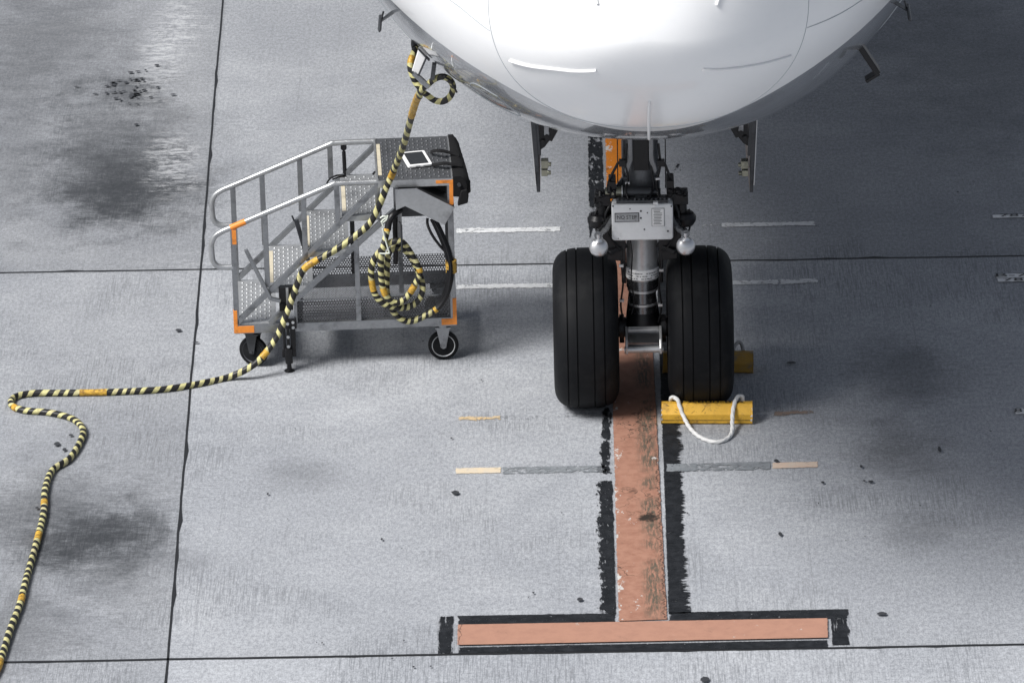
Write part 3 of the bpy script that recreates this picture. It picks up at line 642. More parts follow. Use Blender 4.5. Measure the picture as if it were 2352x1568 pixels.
# torque links behind the piston and lugs beside the cylinder
mb = MB()
for s in (-1,1):
    mb.bar((XS+s*.085,.13,.86),(XS+s*.055,.26,.68),.04,.05); mb.bar((XS+s*.055,.26,.68),(XS+s*.085,.11,.50),.04,.05)
    mb.box((min(XS+s*.10,XS+s*.128),-.03,.80),(max(XS+s*.10,XS+s*.128),.06,.97))
mb.cyl((XS-.09,.26,.68),(XS+.09,.26,.68),.022,16); mb.build('torque_link', M['black'], strut, bevel=.006)
# upper leg
up = MB(); yU = .05
up.lathe([(.115,0),(.118,.10),(.108,.14),(.108,1.1)], (XS,yU,1.36), (0,0,1), 32); leg = up.build('upper_leg', M['leg_grey'], strut, smooth=35)
mb = MB()
for s in (-1,1): mb.prism([(XS+s*.052,-.055,2.4),(XS+s*.078,-.055,2.4),(XS+s*.078,-.055,1.66),(XS+s*.10,-.055,1.56),(XS+s*.085,-.055,1.53),(XS+s*.05,-.055,1.63)], (0,-.035,0))
mb.build('lug_plate', M['door_grey'], leg, bevel=.006)
mb = MB(); mb.box((XS-.117,-.03,1.345),(XS+.112,.16,1.50)); mb.box((XS-.117,.0,1.50),(XS-.095,.16,2.3)); mb.prism([(XS-.117,-.05,1.40),(XS-.16,-.05,1.41),(XS-.16,-.05,1.44),(XS-.117,-.05,1.50)],(0,.05,0)); mb.build('collar_block', M['leg_grey'], leg, bevel=.01)
mb = MB(); mb.box((XS-.045,-.075,1.56),(XS+.045,-.055,2.4)); mb.build('recess_plate', M['black'], leg)
# steering actuator across the leg
yA = -.13; zA = AY(1455,440,yA).z
mb = MB(); mb.cyl((XP(1437),yA,zA),(XP(1497),yA,zA-.004),.034,24); mb.cyl((XP(1497),yA,zA-.003),(XP(1520),yA,zA-.005),.022,20); mb.box((XP(1462),yA-.045,zA-.045),(XP(1488),yA,zA-.012)); act = mb.build('steering_actuator', M['dkgrey'], strut, smooth=35)
mb = MB()
for a, b, r in ((1394,1404,.030),(1404,1409,.026),(1409,1414,.032),(1414,1419,.027),(1419,1431,.031)): mb.cyl((XP(a),yA,zA),(XP(b),yA,zA),r,24)
mb.build('piston_housing', M['olive'], act, smooth=35)
for p0, p1, r0 in ((1431,1434,.04),(1512,1515,.03)): mb = MB(); mb.cyl((XP(p0),yA,zA),(XP(p1),yA,zA),r0,24); mb.build('ring', M['steel'], act, smooth=35)
# side bracket assemblies and cross bar
for s in (-1,1):
    mb = MB(); x = lambda d: XS+s*d
    zt = ZP(455,-.1); zb = ZP(590,-.1)
    mb.box((min(x(.19),x(.285)),-.17,ZP(470,-.15)),(max(x(.19),x(.285)),-.05,ZP(445,-.15)))          # shoulder
    mb.box((min(x(.155),x(.20)),-.16,ZP(455,-.15)),(max(x(.155),x(.20)),-.02,ZP(415,-.15)))
    mb.cyl((x(.245),-.13,ZP(495,-.13)),(x(.245),-.13,ZP(436,-.13)),.032,16)
    mb.lathe([(.0,-.005),(.05,0),(.068,.03),(.07,.055),(.05,.085),(.0,.09)], (x(.265),-.13,ZP(518,-.13)), (0,0,1), 20)  # swivel lobe
    mb.prism([(x(.195),-.10,ZP(468,-.1)),(x(.262),-.10,ZP(480,-.1)),(x(.272),-.10,ZP(520,-.1)),(x(.225),-.10,ZP(560,-.1)),(x(.215),-.10,ZP(596,-.1)),(x(.10),-.10,ZP(600,-.1)),(x(.10),-.10,ZP(470,-.1))], (0,.06,0))
    mb.bar((x(.10),-.06,ZP(560,-.06)),(x(.21),-.12,ZP(576,-.1)),.05,.03)
    for k in range(7):
        q = Vector((x(random.uniform(.16,.29)), -.17-random.random()*.02, ZP(random.uniform(438,470),-.17))); mb.cyl(q, q+Vector((0,.03,random.uniform(-.01,.03))), random.uniform(.008,.018), 10)
    mb.build('lamp_bracket', M['black'], strut, smooth=35, bevel=.005)
    mb = MB(); mb.box((min(x(.075),x(.175)),-.175,ZP(460,-.17)),(max(x(.075),x(.175)),-.165,ZP(456,-.17))); mb.build('tie_rod', M['steel'], strut)
    # hoses
    mb = MB(); sg = s
    h = [(1435,374),(1421,374),(1415,383),(1405,402),(1398,420),(1396,440)] if s < 0 else [(1512,374),(1524,373),(1530,384),(1537,402),(1544,420),(1545,440)]
    mb.tube([p[:3] for p in spline([tuple(AY(a,b,-.12)) for a,b in h], .01)], .0085, 10); mb.box((AY(1422 if s<0 else 1510,374,-.12)-Vector((.001,.02,.02))).to_tuple(), (AY(1436 if s<0 else 1526,374,-.12)+Vector((.001,.02,.02))).to_tuple()); mb.build('hydraulic_hose', M['black'], strut, smooth=40)
    mb = MB(); xw = 1419 if s < 0 else 1529
    mb.tube([AY(xw,432,-.02), AY(xw-1,326,-.02), AY(xw-1,270,-.02)], .0035, 6); mb.build('cable_run', M['black'], strut)
    # lamp: bright back shell on a bent arm
    lp = MB(); yl = -.40; c0 = AY(1375 if s < 0 else 1575, 568 if s < 0 else 565, yl); ax = Vector((-.02*s,-.62,.78)).normalized()
    view = (CAM-c0).normalized()
    lp.lathe([(.0,-.032),(.03,-.031),(.0545,-.02),(.058,-.008),(.056,.004),(.048,.016),(.034,.024),(.018,.029),(.0,.030)], c0, view, 36)
    nk = Vector((0,-.2,.98)).normalized(); n0 = c0+nk*.045
    lp.lathe([(.026,0),(.015,.012),(.012,.022),(.014,.036),(.012,.05)], n0+Vector((0,.004,0)), nk, 20)
    lamp = lp.build('taxi_lamp', M['lamp'], strut, smooth=40)
    am = MB(); e0 = c0+nk*.085; a1 = AY(1393 if s < 0 else 1557, 525, -.25); a2 = AY(1405 if s < 0 else 1545, 500, -.15)
    am.tube([p[:3] for p in spline([tuple(e0), tuple(e0.lerp(a1,.5)+Vector((s*.012,0,0))), tuple(a1+Vector((s*.012,0,0))), tuple(a2)], .015)], .026, 14); am.build('lamp_arm', M['chrome_dark'], lamp, smooth=40)
# white box marked NO STEP
yb = -.245
xa, xb2, zt_, zb_ = AY(1405,508,yb).x, AY(1546,508,yb).x, AY(1476,470,yb).z, AY(1476,552,yb).z
mb = MB(); rr = .02
def rrect(x0, x1, z0, z1, r, y, n=5):
    P = []
    for cx, cz, a0 in ((x1-r,z1-r,0),(x0+r,z1-r,90),(x0+r,z0+r,180),(x1-r,z0+r,270)):
        for k in range(n+1): a = R(a0+90*k/n); P.append((cx+r*math.cos(a), y, cz+r*math.sin(a)))
    return P
mb.prism(rrect(xa, xb2, zb_, zt_, rr, yb), (0,.125,0)); boxo = mb.build('junction_box', M['white_paint'], strut, bevel=.008)
def boxp(px, py): return AY(px, py, yb-.002)
def inset(px0, py0, px1, py1, name, mat, d=.004):
    a, b = boxp(px0,py1), boxp(px1,py0); mb = MB(); mb.box((a.x,yb-d,a.z),(b.x,yb+.002,b.z)); return mb.build(name, mat, boxo, bevel=.001)
inset(1412,488.5,1468,510.5,'plate_border',M['ink'],.003); inset(1413.6,490,1466.4,509,'warning_plate',M['plate_grey'],.005)
p = AY(1439.5,499.6,yb-.006); text_mesh('lettering', 'NO STEP', M['ink'], Matrix.Translation(p) @ Matrix.Rotation(R(90),4,'X'), .036, boxo, sx=.85)
inset(1497,478,1526,520,'placard_border',M['greyink'],.003); inset(1498.2,479,1524.8,519,'placard',M['white'],.005)
mb = MB()
for k in range(10):
    z = 483+3.5*k; x0 = 1501+(k%3)*.6; x1 = 1521-random.random()*5
    a, b = AY(x0,z+.7,yb-.006), AY(x1,z-.7,yb-.006); mb.add([(a.x,a.y,a.z),(b.x,a.y,a.z),(b.x,a.y,b.z),(a.x,a.y,b.z)], [(0,1,2,3)])
mb.build('placard_lettering', M['ink'], boxo)
for px, py, r in ((1472,485,.006),(1472,501,.006),(1487,489,.004),(1447,480,.004),(1480,527,.005),(1534,531,.006),(1457,505,.005),(1408,474,.005),(1542,474,.005),(1420,548,.003)):
    q = boxp(px,py); mb = MB(); mb.cyl((q.x,yb+.002,q.z),(q.x,yb-.003,q.z), r, 10); mb.build('screw', M['dkgrey'], boxo)
mb = MB(); a = boxp(1500,466); mb.box((a.x,yb-.02,a.z-.006),(a.x+.03,yb+.01,a.z+.008)); mb.box((a.x,yb-.02,a.z-.02),(a.x+.01,yb,a.z-.004)); mb.build('clip', M['white'], boxo)
mb = MB(); mb.box((xa+.03,yb+.02,zt_-.002),(xb2-.03,yb+.12,zt_+.02))
for k in range(12):
    x = xa+.04+.026*k; mb.cyl((x,yb+.03,zt_+.01),(x,yb+.03,zt_+.022+.012*random.random()),.008,8)
mb.build('box_lid_clamp', M['dkgrey'], boxo, bevel=.003)

# more hoses and harnesses around the leg
for pts, rr_ in (([(1440,330,-.07),(1437,370,-.08),(1442,410,-.10),(1438,440,-.16),(1445,462,-.2)],.007), ([(1512,330,-.06),(1516,380,-.08),(1508,420,-.12),(1514,450,-.18),(1506,466,-.2)],.008),
                 ([(1500,345,-.07),(1497,390,-.09),(1502,430,-.14),(1490,456,-.2)],.006), ([(1402,470,-.16),(1390,495,-.18),(1396,530,-.16),(1412,560,-.12),(1430,575,-.10)],.007),
                 ([(1552,470,-.16),(1560,500,-.18),(1554,535,-.16),(1538,562,-.12),(1520,578,-.10)],.007), ([(1430,560,-.09),(1427,600,-.10),(1431,650,-.09),(1426,700,-.07),(1432,735,-.06)],.006),
                 ([(1516,560,-.09),(1520,610,-.10),(1514,655,-.10),(1519,705,-.08),(1512,740,-.06)],.006), ([(1448,552,-.12),(1452,585,-.125),(1450,640,-.115),(1456,690,-.10),(1450,722,-.11)],.0045),
                 ([(1372,480,-.14),(1366,500,-.16),(1372,540,-.2),(1384,552,-.28)],.006), ([(1582,480,-.14),(1588,500,-.16),(1580,536,-.2),(1566,550,-.28)],.006)):
    mb = MB(); mb.tube([p[:3] for p in spline([tuple(AY(*p)) for p in pts], .012)], rr_, 8); mb.build('hydraulic_hose', M['black'], air, smooth=50)
for px, py, y in ((1427,610,-.10),(1428,690,-.08),(1519,620,-.10),(1517,700,-.08),(1441,420,-.11),(1511,410,-.11)):
    mb = MB(); q = AY(px,py,y); mb.box(q-Vector((.014,.012,.008)), q+Vector((.014,.012,.008))); mb.build('hose_clamp', M['steel'], air, bevel=.002)

# ------------------------------------------------------------------ wheel chocks
def chock(name, px0, px1, py, mat, rope_mat, label, rz=0.0):
    a, b = G(px0, py), G(px1, py); L = (b-a).length; ang = math.atan2(b.y-a.y, b.x-a.x)
    ch = empty(name, (a+b)/2, ang+rz, label=label, cat='wheel chock', group='chocks against the right nose wheel')
    pr = [(0,.012),(.010,0),(.112,0),(.122,.012),(.122,.070),(.088,.122),(.045,.122),(0,.066)]   # y back from the front edge, z
    mb = MB(); N = 14
    vs = []
    for i in range(N+1):
        x = -L/2+L*i/N
        for y, z in pr: vs.append((x+random.uniform(-.002,.002) if i in (0,N) else x, y+random.uniform(-.0012,.0012), max(z+random.uniform(-.0012,.0012), .0005)))
    n = len(pr); fs = [(i*n+k, (i+1)*n+k, (i+1)*n+(k+1)%n, i*n+(k+1)%n) for i in range(N) for k in range(n)]
    fs = [f[::-1] for f in fs]+[tuple(range(n)), tuple(N*n+k for k in range(n-1,-1,-1))]
    mb.add(vs, fs); body = mb.build('chock_body', mat, ch, bevel=.004)
    return ch, body, L, a, b
ch, body, L, a, b = chock('wheel_chock', 1519, 1728, 975, M['yellow'], M['rope'], 'bright yellow chock with white rope in front of the right nose wheel')
text_mesh('lettering', 'FA800-8 R', M['ink'], Matrix.Translation((0.035,.067,.1245)), .050, ch, sx=1.85)
# scratches and a dark seam near the foot
mb = MB(); mb.box((-L/2+.004,-.0015,.028),(L/2-.004,.004,.031))
for k in range(16):
    x = random.uniform(-L/2+.03, L/2-.05); t = random.uniform(.1,.9); ln = random.uniform(.008,.045); sl = random.uniform(-.6,1.2)
    y0, z0 = .045*t, .066+.056*t; y1 = min(.045,max(0,y0+ln*sl*.4)); z1 = .066+y1*1.244
    nrm = Vector((0,-.0016,.0016)); p0 = Vector((x,y0,z0))+nrm; p1 = Vector((x+ln*.5,y1,z1))+nrm; w = Vector((.0016,.0004,.0004))
    mb.add([p0-w,p0+w,p1+w,p1-w], [(0,1,2,3)])
mb.build('scratch_marks', M['ink'], body)
for x, n in ((L/2,7),(-L/2,5)):
    for k in range(n):
        y, z = random.choice(((0,random.uniform(.01,.065)),(random.uniform(0,.044),None),(0,random.uniform(.01,.04)))); z = .066+1.244*y if z is None else z
        mb = MB(); mb.box((x-.010*random.random()-.002 if x>0 else x-.0015, y-.002, z-.006*random.random()-.003),(x+.0015 if x>0 else x+.008*random.random()+.002, y+.003, z+.006*random.random()+.002)); mb.build('chipped_paint', M['rope'], body)
def rope_obj(pts, r, mat, parent):
    P = spline(pts, .006); mb = MB(); acc = 0; rr = []; prev = None
    rad = []; 
    for i, p in enumerate(P): rad.append(r*(1+.10*math.sin(i*2.1)))
    mb.tube([p[:3] for p in P], rad, 12)
    n = 12; v = []
    for i in range(len(P)):
        c0 = Vector(P[i][:3])
        for k in range(n):
            w = Vector(mb.v[i*n+k])-c0; f = 1+.16*math.cos(3*(2*math.pi*k/n)+i*.75); v.append(tuple(c0+w.normalized()*r*f))
    mb.v = v
    o = mb.build('rope', mat, None, smooth=60); o.parent = parent
    return o
inv = lambda ob: (Matrix.Translation(ob.location) @ Matrix.Rotation(ob.rotation_euler.z,4,'Z')).inverted()
iv = inv(ch)
def cl(px, py, z=None, Y=None):
    p = G(px,py,z) if z is not None else AY(px,py,Y); return tuple(iv @ p)
rp = [cl(1541,920,.118), cl(1541,914,.142), cl(1548,912,.150), cl(1557,920,.142), cl(1563,938,.10), cl(1571,958,.055), cl(1583,980,.03), cl(1600,998,.016), cl(1622,1010,.013), cl(1645,1014.5,.012), cl(1665,1010,.012), cl(1678,999,.016), cl(1682,985,.03), cl(1682,965,.055), cl(1684,940,.10), cl(1690,917,.14), cl(1697,909,.152), cl(1705,911,.142), cl(1706,919,.118)]
rope_obj(rp, .0125, M['rope'], ch)
ch2, body2, L2, a, b = chock('wheel_chock', 1523, 1730, 858, M['yellow_old'], M['rope_old'], 'dirty brown yellow chock half hidden behind the right nose wheel')
iv = inv(ch2)
rope_obj([cl(1683,806,.118), cl(1685,800,.135), cl(1690,791,.15), cl(1696,785,.16), cl(1702,789,.15), cl(1706,797,.135), cl(1707,805,.118)], .0115, M['rope_old'], ch2)

# ------------------------------------------------------------------ step cart
cart = empty('step_cart', (CX0, CY0, 0), CPHI, label='aluminium step cart with four studded treads, handrails and caster wheels', cat='step cart')
L, D = CL_, CD_
ZFB, ZFT = .252, .310
TZ = [.318+.2325*i for i in range(5)]                  # tread tops; the last is the platform
TX = [.0+.2365*i for i in range(5)]
mb = MB(); w = .042
mb.box((0,0,ZFB),(L,w,ZFT)); mb.box((0,D-w,ZFB),(L,D,ZFT)); mb.box((0,w,ZFB),(w,D-w,ZFT)); mb.box((L-w,w,ZFB),(L,D-w,ZFT)); mb.box((.40,w,ZFB+.005),(.44,D-w,ZFT-.012)); mb.box((.95,w,ZFB+.005),(.99,D-w,ZFT-.012))
frame = mb.build('base_frame', M['alu'], cart, bevel=.003)
def post(x, y, z0, z1, w=.034, mat='alu'):
    mb = MB(); mb.box((x,y,z0),(x+w,y+w*.9,z1)); return mb.build('post', M[mat], cart, bevel=.002)
def railz(x): return .963+(x-.0)*(1.237-.963)/(.668)
for x, z0 in ((.0,ZFT),(.205,.56),(.452,.74),(.663,.95)): post(x, .002, z0, railz(x+.017)-.012)
for x, z0 in ((-.0,ZFT),(.19,.56),(.435,.78),(.632,1.0)): post(x, D-.034, z0, railz(x+.017)-.012)
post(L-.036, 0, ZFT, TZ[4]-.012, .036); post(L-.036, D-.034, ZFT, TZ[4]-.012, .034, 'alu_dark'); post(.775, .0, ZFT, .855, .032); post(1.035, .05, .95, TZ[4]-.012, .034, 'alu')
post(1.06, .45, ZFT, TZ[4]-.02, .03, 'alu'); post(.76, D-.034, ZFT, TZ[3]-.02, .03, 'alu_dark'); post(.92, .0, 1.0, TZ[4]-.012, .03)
for y in (.018, D-.018):                                # handrails with the looped lower end
    pts = [(.945,y,1.237),(.80,y,1.237),(.672,y,1.235),(.64,y,1.224),(.30,y,1.086),(.02,y,.972),(-.05,y,.944),(-.098,y,.912),(-.120,y,.865),(-.122,y,.81),(-.117,y,.75),(-.095,y,.715),(-.06,y,.702),(.01,y,.700)]
    mb = MB(); mb.tube([p[:3] for p in spline(pts, .02)], .0185, 14); mb.build('handrail', M['alu_light'], cart, smooth=50)
for y in (.002, D-.03):
    mb = MB(); mb.bar((.016,y+.014,.322),(.945,y+.014,1.212),.028,.034); mb.build('stringer', M['alu'], cart, bevel=.002)
    mb = MB(); mb.bar((.225,y+.014,.315),(.975,y+.014,.985),.028,.034); mb.bar((.975,y+.014,.985),(1.05,y+.014,1.05),.028,.034); mb.build('stringer', M['alu'], cart, bevel=.002)
def studs(mb, x0, x1, y0, y1, z, px, py):
    j = 0; y = y0
    while y <= y1:
        x = x0+(px/2 if j % 2 else 0)
        while x <= x1:
            mb.lathe([(.0085,0),(.0075,.003),(.0045,.0062),(.002,.007)], (x,y,z), (0,0,1), 8); x += px
        y += py; j += 1
def tread(name, x0, x1, z, mat, nos, y0=.012, y1=None):
    y1 = y1 or D-.012
    mb = MB(); mb.box((x0,y0,z-.010),(x1,y1,z)); mb.box((x0,y0,z-.034),(x1,y0+.004,z-.010)); mb.box((x0,y1-.004,z-.034),(x1,y1,z-.010)); mb.box((x0,y0+.004,z-.034),(x0+.004,y1-.004,z-.010))
    studs(mb, x0+.042, x1-.018, y0+.045, y1-.03, z, .058, .0365)
    o = mb.build(name, mat, cart, smooth=35)
    if nos:
        mb = MB(); mb.box((x0+.005,y0+.10,z),(x0+.030,y1-.11,z+.0025)); mb.build('nosing_strip', M['beige'], o)
    return o
M['tread'] = pm('studded_aluminium_tread', (.44,.45,.46), .40, .55, .2, 8, (.25,.25,.26), .5)  # lower two treads: sky reflection painted in as a lighter tone
M['tread_mid'] = pm('dimmer_studded_tread', (.33,.34,.35), .42, .5, .25, 8, (.15,.15,.16), .5)  # upper treads: darker copy, without the painted sky reflection
M['platform'] = pm('dark_studded_platform', (.10,.104,.112), .40, .45, .3, 8, (.05,.052,.056), .5)
tread('tread', TX[0]+.012, TX[1]+.03, TZ[0], M['tread'], False)
tread('tread', TX[1]-.008, TX[2]+.035, TZ[1], M['tread'], True)
tread('tread', TX[2]-.004, TX[3]+.035, TZ[2], M['tread_mid'], True)
tread('tread', TX[3]-.004, TX[4]+.012, TZ[3], M['tread_mid'], True)
plat = tread('platform', .938, L-.004, TZ[4], M['platform'], True, .0, D)
mb = MB(); mb.bar((.936,0,TZ[4]-.004),(.936,D,TZ[4]-.004),.012,.022); mb.bar((L-.002,0,TZ[4]-.004),(L-.002,D,TZ[4]-.004),.008,.022); mb.bar((.94,-.003,TZ[4]-.022),(L-.002,-.003,TZ[4]-.022),.006,.046); mb.build('edge_trim', M['alu_light'], plat)
# orange corner tapes
def tape(*bxs):
    mb = MB()
    for a, b in bxs: mb.box(a, b)
    return mb.build('corner_tape', M['orange_tape'], cart, bevel=.001)
tape(((-.003,-.003,ZFB+.006),(.125,.010,ZFT-.006)), ((-.003,-.0025,ZFT-.006),(.022,.030,ZFT+.10)))
tape(((L-.095,-.003,ZFB+.008),(L+.003,.010,ZFT-.008)), ((L-.022,-.0025,ZFT-.008),(L+.003,.030,ZFT+.13)))
tape(((L-.105,-.0075,TZ[4]-.030),(L+.003,.008,TZ[4]-.008)), ((L-.022,-.0065,TZ[4]-.175),(L+.003,.033,TZ[4]-.030)))
mb = MB(); mb.box((.010,-.0025,.86),(.037,.034,.955)); mb.tube([(.004,.018,.9655),(.10,.018,1.0045)], .0200, 14); mb.build('corner_tape', M['orange_tape'], cart, smooth=40)
# bent sheet that guides the cables, hung under the platform front
Y0 = -.045
pl = [(1.045,Y0,1.205),(1.180,Y0,1.206),(1.417,Y0,1.068),(1.350,Y0,.952),(1.105,Y0,1.090),(1.047,Y0,1.064)]
mb = MB(); mb.prism(pl, (0,.004,0)); guide = mb.build('cable_guide', M['alu_light'], cart, bevel=.001)
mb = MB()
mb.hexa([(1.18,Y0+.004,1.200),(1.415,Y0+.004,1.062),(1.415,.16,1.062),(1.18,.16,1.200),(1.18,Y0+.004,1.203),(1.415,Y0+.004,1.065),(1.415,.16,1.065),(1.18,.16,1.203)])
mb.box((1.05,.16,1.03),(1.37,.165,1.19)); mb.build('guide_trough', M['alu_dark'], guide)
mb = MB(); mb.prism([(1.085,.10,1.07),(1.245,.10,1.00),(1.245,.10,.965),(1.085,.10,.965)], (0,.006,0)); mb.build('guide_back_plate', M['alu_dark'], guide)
# perforated tray
def panel(name, q, parent=cart):
    q = [Vector(p) for p in q]; W = (q[1]-q[0]).length; H = (q[3]-q[0]).length
    mb = MB(); mb.sheet(q, [(0,0),(W,0),(W,H),(0,H)]); return mb.build(name, M['perf'], parent)
panel('basket_front', [(.402,.03,ZFT),(L-.037,.03,ZFT),(L-.037,.03,.452),(.402,.03,.452)])
panel('basket_floor', [(.402,.032,ZFT+.012),(L-.037,.032,ZFT+.012),(L-.037,D-.05,ZFT+.012),(.402,D-.05,ZFT+.012)])
panel('basket_back', [(.47,D-.045,ZFT+.012),(L-.037,D-.045,ZFT+.012),(L-.037,D-.045,.462),(.47,D-.045,.462)])
for bx in (((.402,.026,.45),(L-.037,.036,.457)), ((.47,D-.05,ZFT),(L-.037,D-.042,ZFT+.035))): mb = MB(); mb.box(*bx); mb.build('basket_rim', M['alu'], cart)
mb = MB(); mb.box((.382,.004,ZFT),(.401,.034,.52)); mb.box((.385,.034,ZFT),(.399,D-.05,.40)); mb.build('side_plate', M['alu'], cart)
# casters
def caster(x, y, rz, mat):
    c = empty('caster', (x,y,.1), rz); c.parent = cart
    mb = MB(); mb.lathe([(.07,-.016),(.089,-.018),(.096,-.014),(.098,0),(.096,.014),(.089,.018),(.07,.016)], (0,0,0), (0,1,0), 40); mb.build('tyre', M['rubber'], c, smooth=40)
    mb = MB(); mb.lathe([(.0,-.024),(.018,-.024),(.02,-.016),(.05,-.010),(.066,-.014),(.074,-.019),(.076,0),(.074,.019),(.066,.014),(.05,.010),(.02,.016),(.018,.024),(0,.024)], (0,0,0), (0,1,0), 36); mb.build('rim', mat, c, smooth=40)
    mb = MB()
    for s in (-1,1):
        y0 = s*.028
        mb.prism([(-.016,y0,-.012),(.016,y0,-.012),(.044,y0,.125),(-.044,y0,.125)], (0,s*.004,0))
    mb.box((-.05,-.034,.118),(.05,.034,.13)); mb.cyl((0,0,.13),(0,0,.145),.038,20); mb.box((-.06,-.045,.143),(.06,.045,.151))
    mb.cyl((0,-.038,0),(0,.038,0),.010,8); mb.build('fork', M['alu'] if mat is M['steel'] else M['dkgrey'], c, bevel=.002)
caster(1.323,.062,0,M['steel']); caster(.115,.085,R(-28),M['dkgrey']); caster(1.323,D-.062,0,M['steel']); caster(.115,D-.07,R(15),M['dkgrey'])
# stabiliser jack, bracket and levers
mb = MB(); xj = .338; yj = -.035
mb.lathe([(.033,0),(.033,.006),(.016,.016),(.014,.05),(.024,.055),(.024,.155),(.014,.16)], (xj,yj,0), (0,0,1), 20); mb.cyl((xj,yj,.15),(xj,yj,.34),.009,14)
jack = mb.build('stabiliser_jack', M['black'], cart, smooth=35)
mb = MB(); mb.box((.305,-.018,.10),(.322,.0,.34)); mb.box((.352,-.02,.09),(.385,.0,.335)); mb.box((.296,-.016,.085),(.322,.02,.13)); mb.box((.325,-.022,.28),(.395,-.002,.345)); mb.box((.29,.0,.40),(.378,.05,.555)); mb.box((.29,-.012,.40),(.325,0,.45)); mb.build('jack_bracket', M['black'], jack, bevel=.003)
mb = MB()
for bx, by, z in ((xj,yj-.012,.17),(xj,yj-.012,.235),(xj,yj-.012,.325),(.372,-.026,.29),(.372,-.026,.325)): mb = MB(); mb.cyl((bx,by,z),(bx,by+.012,z),.010,10); mb.build('bolt', M['steel'], jack)
mb = MB(); mb.bar((.343,-.004,.40),(.343,-.004,.555),.016,.004); mb.build('lever_guide', M['alu_light'], jack)
mb = MB(); mb.bar((.094,-.03,.832),(.238,-.03,.492),.024,.024); mb.bar((.234,-.03,.497),(.30,-.03,.478),.024,.024); mb.build('brake_lever', M['alu'], cart, bevel=.003)
mb = MB(); mb.tube([(.392,.09,1.005),(.405,.09,.968),(.43,.09,.955)], .006, 8); mb.bar((.418,.09,.975),(.482,.09,.70),.028,.028); mb.build('jack_lever', M['dkgrey'], cart, bevel=.003)
mb = MB(); a = CLOC((560+885/2.1775)/1.2245, (360+118/2.1775)/1.2245, D-.02); b = CLOC((560+893/2.1775)/1.2245, (360+292/2.1775)/1.2245, D-.02)
mb.cyl(a+Vector((-.022,-.012,0)), a+Vector((-.022,.012,0)), .02, 16) if False else mb.lathe([(.02,-.012),(.02,.012)], a, (0,1,0), 16); mb.tube([a, a.lerp(b,.15), a.lerp(b,.16), b], [.008,.008,.013,.013], 12); mb.build('gas_strut', M['black'], cart, smooth=40)
# thin control cable looped at the top of the steps
mb = MB(); Z1 = lambda x,y,yl: tuple(CLOC((560+x/2.1775)/1.2245, (360+y/2.1775)/1.2245, yl))
mb.tube([p[:3] for p in spline([Z1(780,345,.3),Z1(800,312,.3),Z1(840,292,.3),Z1(880,290,.4),Z1(900,297,.4),Z1(860,300,.4),Z1(820,315,.3)], .01)], .006, 8); mb.build('control_cable', M['black'], cart); mb = MB(); mb.tube([p[:3] for p in spline([Z1(1065,285,.3),Z1(1075,270,.3),Z1(1092,268,.3),Z1(1095,280,.3)], .01)], .007, 8); mb.build('control_cable', M['black'], cart)

# ------------------------------------------------------------------ tablet and bag on the platform
z3 = lambda x,y: ((1040+x/4.6125)/1.2245, (360+y/4.6125)/1.2245)
zt = TZ[4]+.0072
q = [G(*z3(455,500), zt+.014), G(*z3(797,464), zt+.014), G(*z3(722,287), zt+.014), G(*z3(430,312), zt+.014)]
ctr = sum(q, Vector())/4; ux = ((q[1]-q[0])+(q[2]-q[3])).normalized(); uy = Vector((-ux.y, ux.x, 0)); hw = ((q[1]-q[0]).length+(q[2]-q[3]).length)/4; hh = abs(((q[2]+q[3])-(q[0]+q[1])).dot(uy))/4
tb = empty('tablet', (ctr.x,ctr.y,zt), math.atan2(ux.y,ux.x), label='white framed tablet with dark screen lying on the studded platform', cat='tablet')
def rr_xy(w, h, r, z, n=4):
    P = []
    for cx, cy, a0 in ((w-r,h-r,0),(-w+r,h-r,90),(-w+r,-h+r,180),(w-r,-h+r,270)):
        for k in range(n+1): a = R(a0+90*k/n); P.append((cx+r*math.cos(a), cy+r*math.sin(a), z))
    return P
mb = MB(); mb.prism(rr_xy(hw,hh,.012,0), (0,0,.014)); mb.build('tablet_frame', M['white'], tb, bevel=.002)
mb = MB(); mb.prism(rr_xy(hw-.019,hh-.022,.004,.0135), (0,0,.0016)); mb.build('screen', M['screen'], tb)
mb = MB(); mb.box((-.03,-hh-.001,.004),(.0,-hh+.002,.010)); mb.box((.02,-hh-.001,.004),(.07,-hh+.002,.010)); mb.build('port_cover', M['greyink'], tb)
bag = empty('carrying_bag', CW(L+.035,D/2,1.02), CPHI, label='black soft bag with straps hung over the end of the cart platform', cat='bag')
zz = -1.02; x0 = -.033
mb = MB(); N = 22; ring = []
for i in range(N+1):
    t = i/N; y = -D/2-.01+t*(D+.0); f = math.sin(math.pi*min(1,max(0,t)))**.35 if t in (0,1) else 1
    wd_ = .112-.050*t; top = 1.262-.004*math.sin(t*9); bot = 1.12+.05*t
    k = 1 if .03 < t < .97 else .75
    ring.append([(x0,y,zz+bot+.01),(x0,y,zz+top),(x0+wd_*.45,y,zz+top+.004*k),(x0+wd_*.8*k,y,zz+top-.012),(x0+wd_*k,y,zz+top-.045),(x0+wd_*1.02*k,y,zz+(top+bot)/2),(x0+wd_*1.0*k,y,zz+bot+.02),(x0+wd_*.8*k,y,zz+bot)])
n = 8; vs = [Vector(p)+Vector((random.uniform(-.002,.002),0,random.uniform(-.002,.002))) for r_ in ring for p in r_]
mb.add(vs, [(i*n+k,i*n+(k+1)%n,(i+1)*n+(k+1)%n,(i+1)*n+k) for i in range(N) for k in range(n)]+[tuple(range(n-1,-1,-1)), tuple(N*n+k for k in range(n))])
bb = mb.build('bag_body', M['fabric'], bag, smooth=50)
mb = MB(); bl = lambda x,y: tuple((Matrix.Translation(bag.location) @ Matrix.Rotation(CPHI,4,'Z')).inverted() @ CW(*CLOC(*z3(x,y), -.03)))
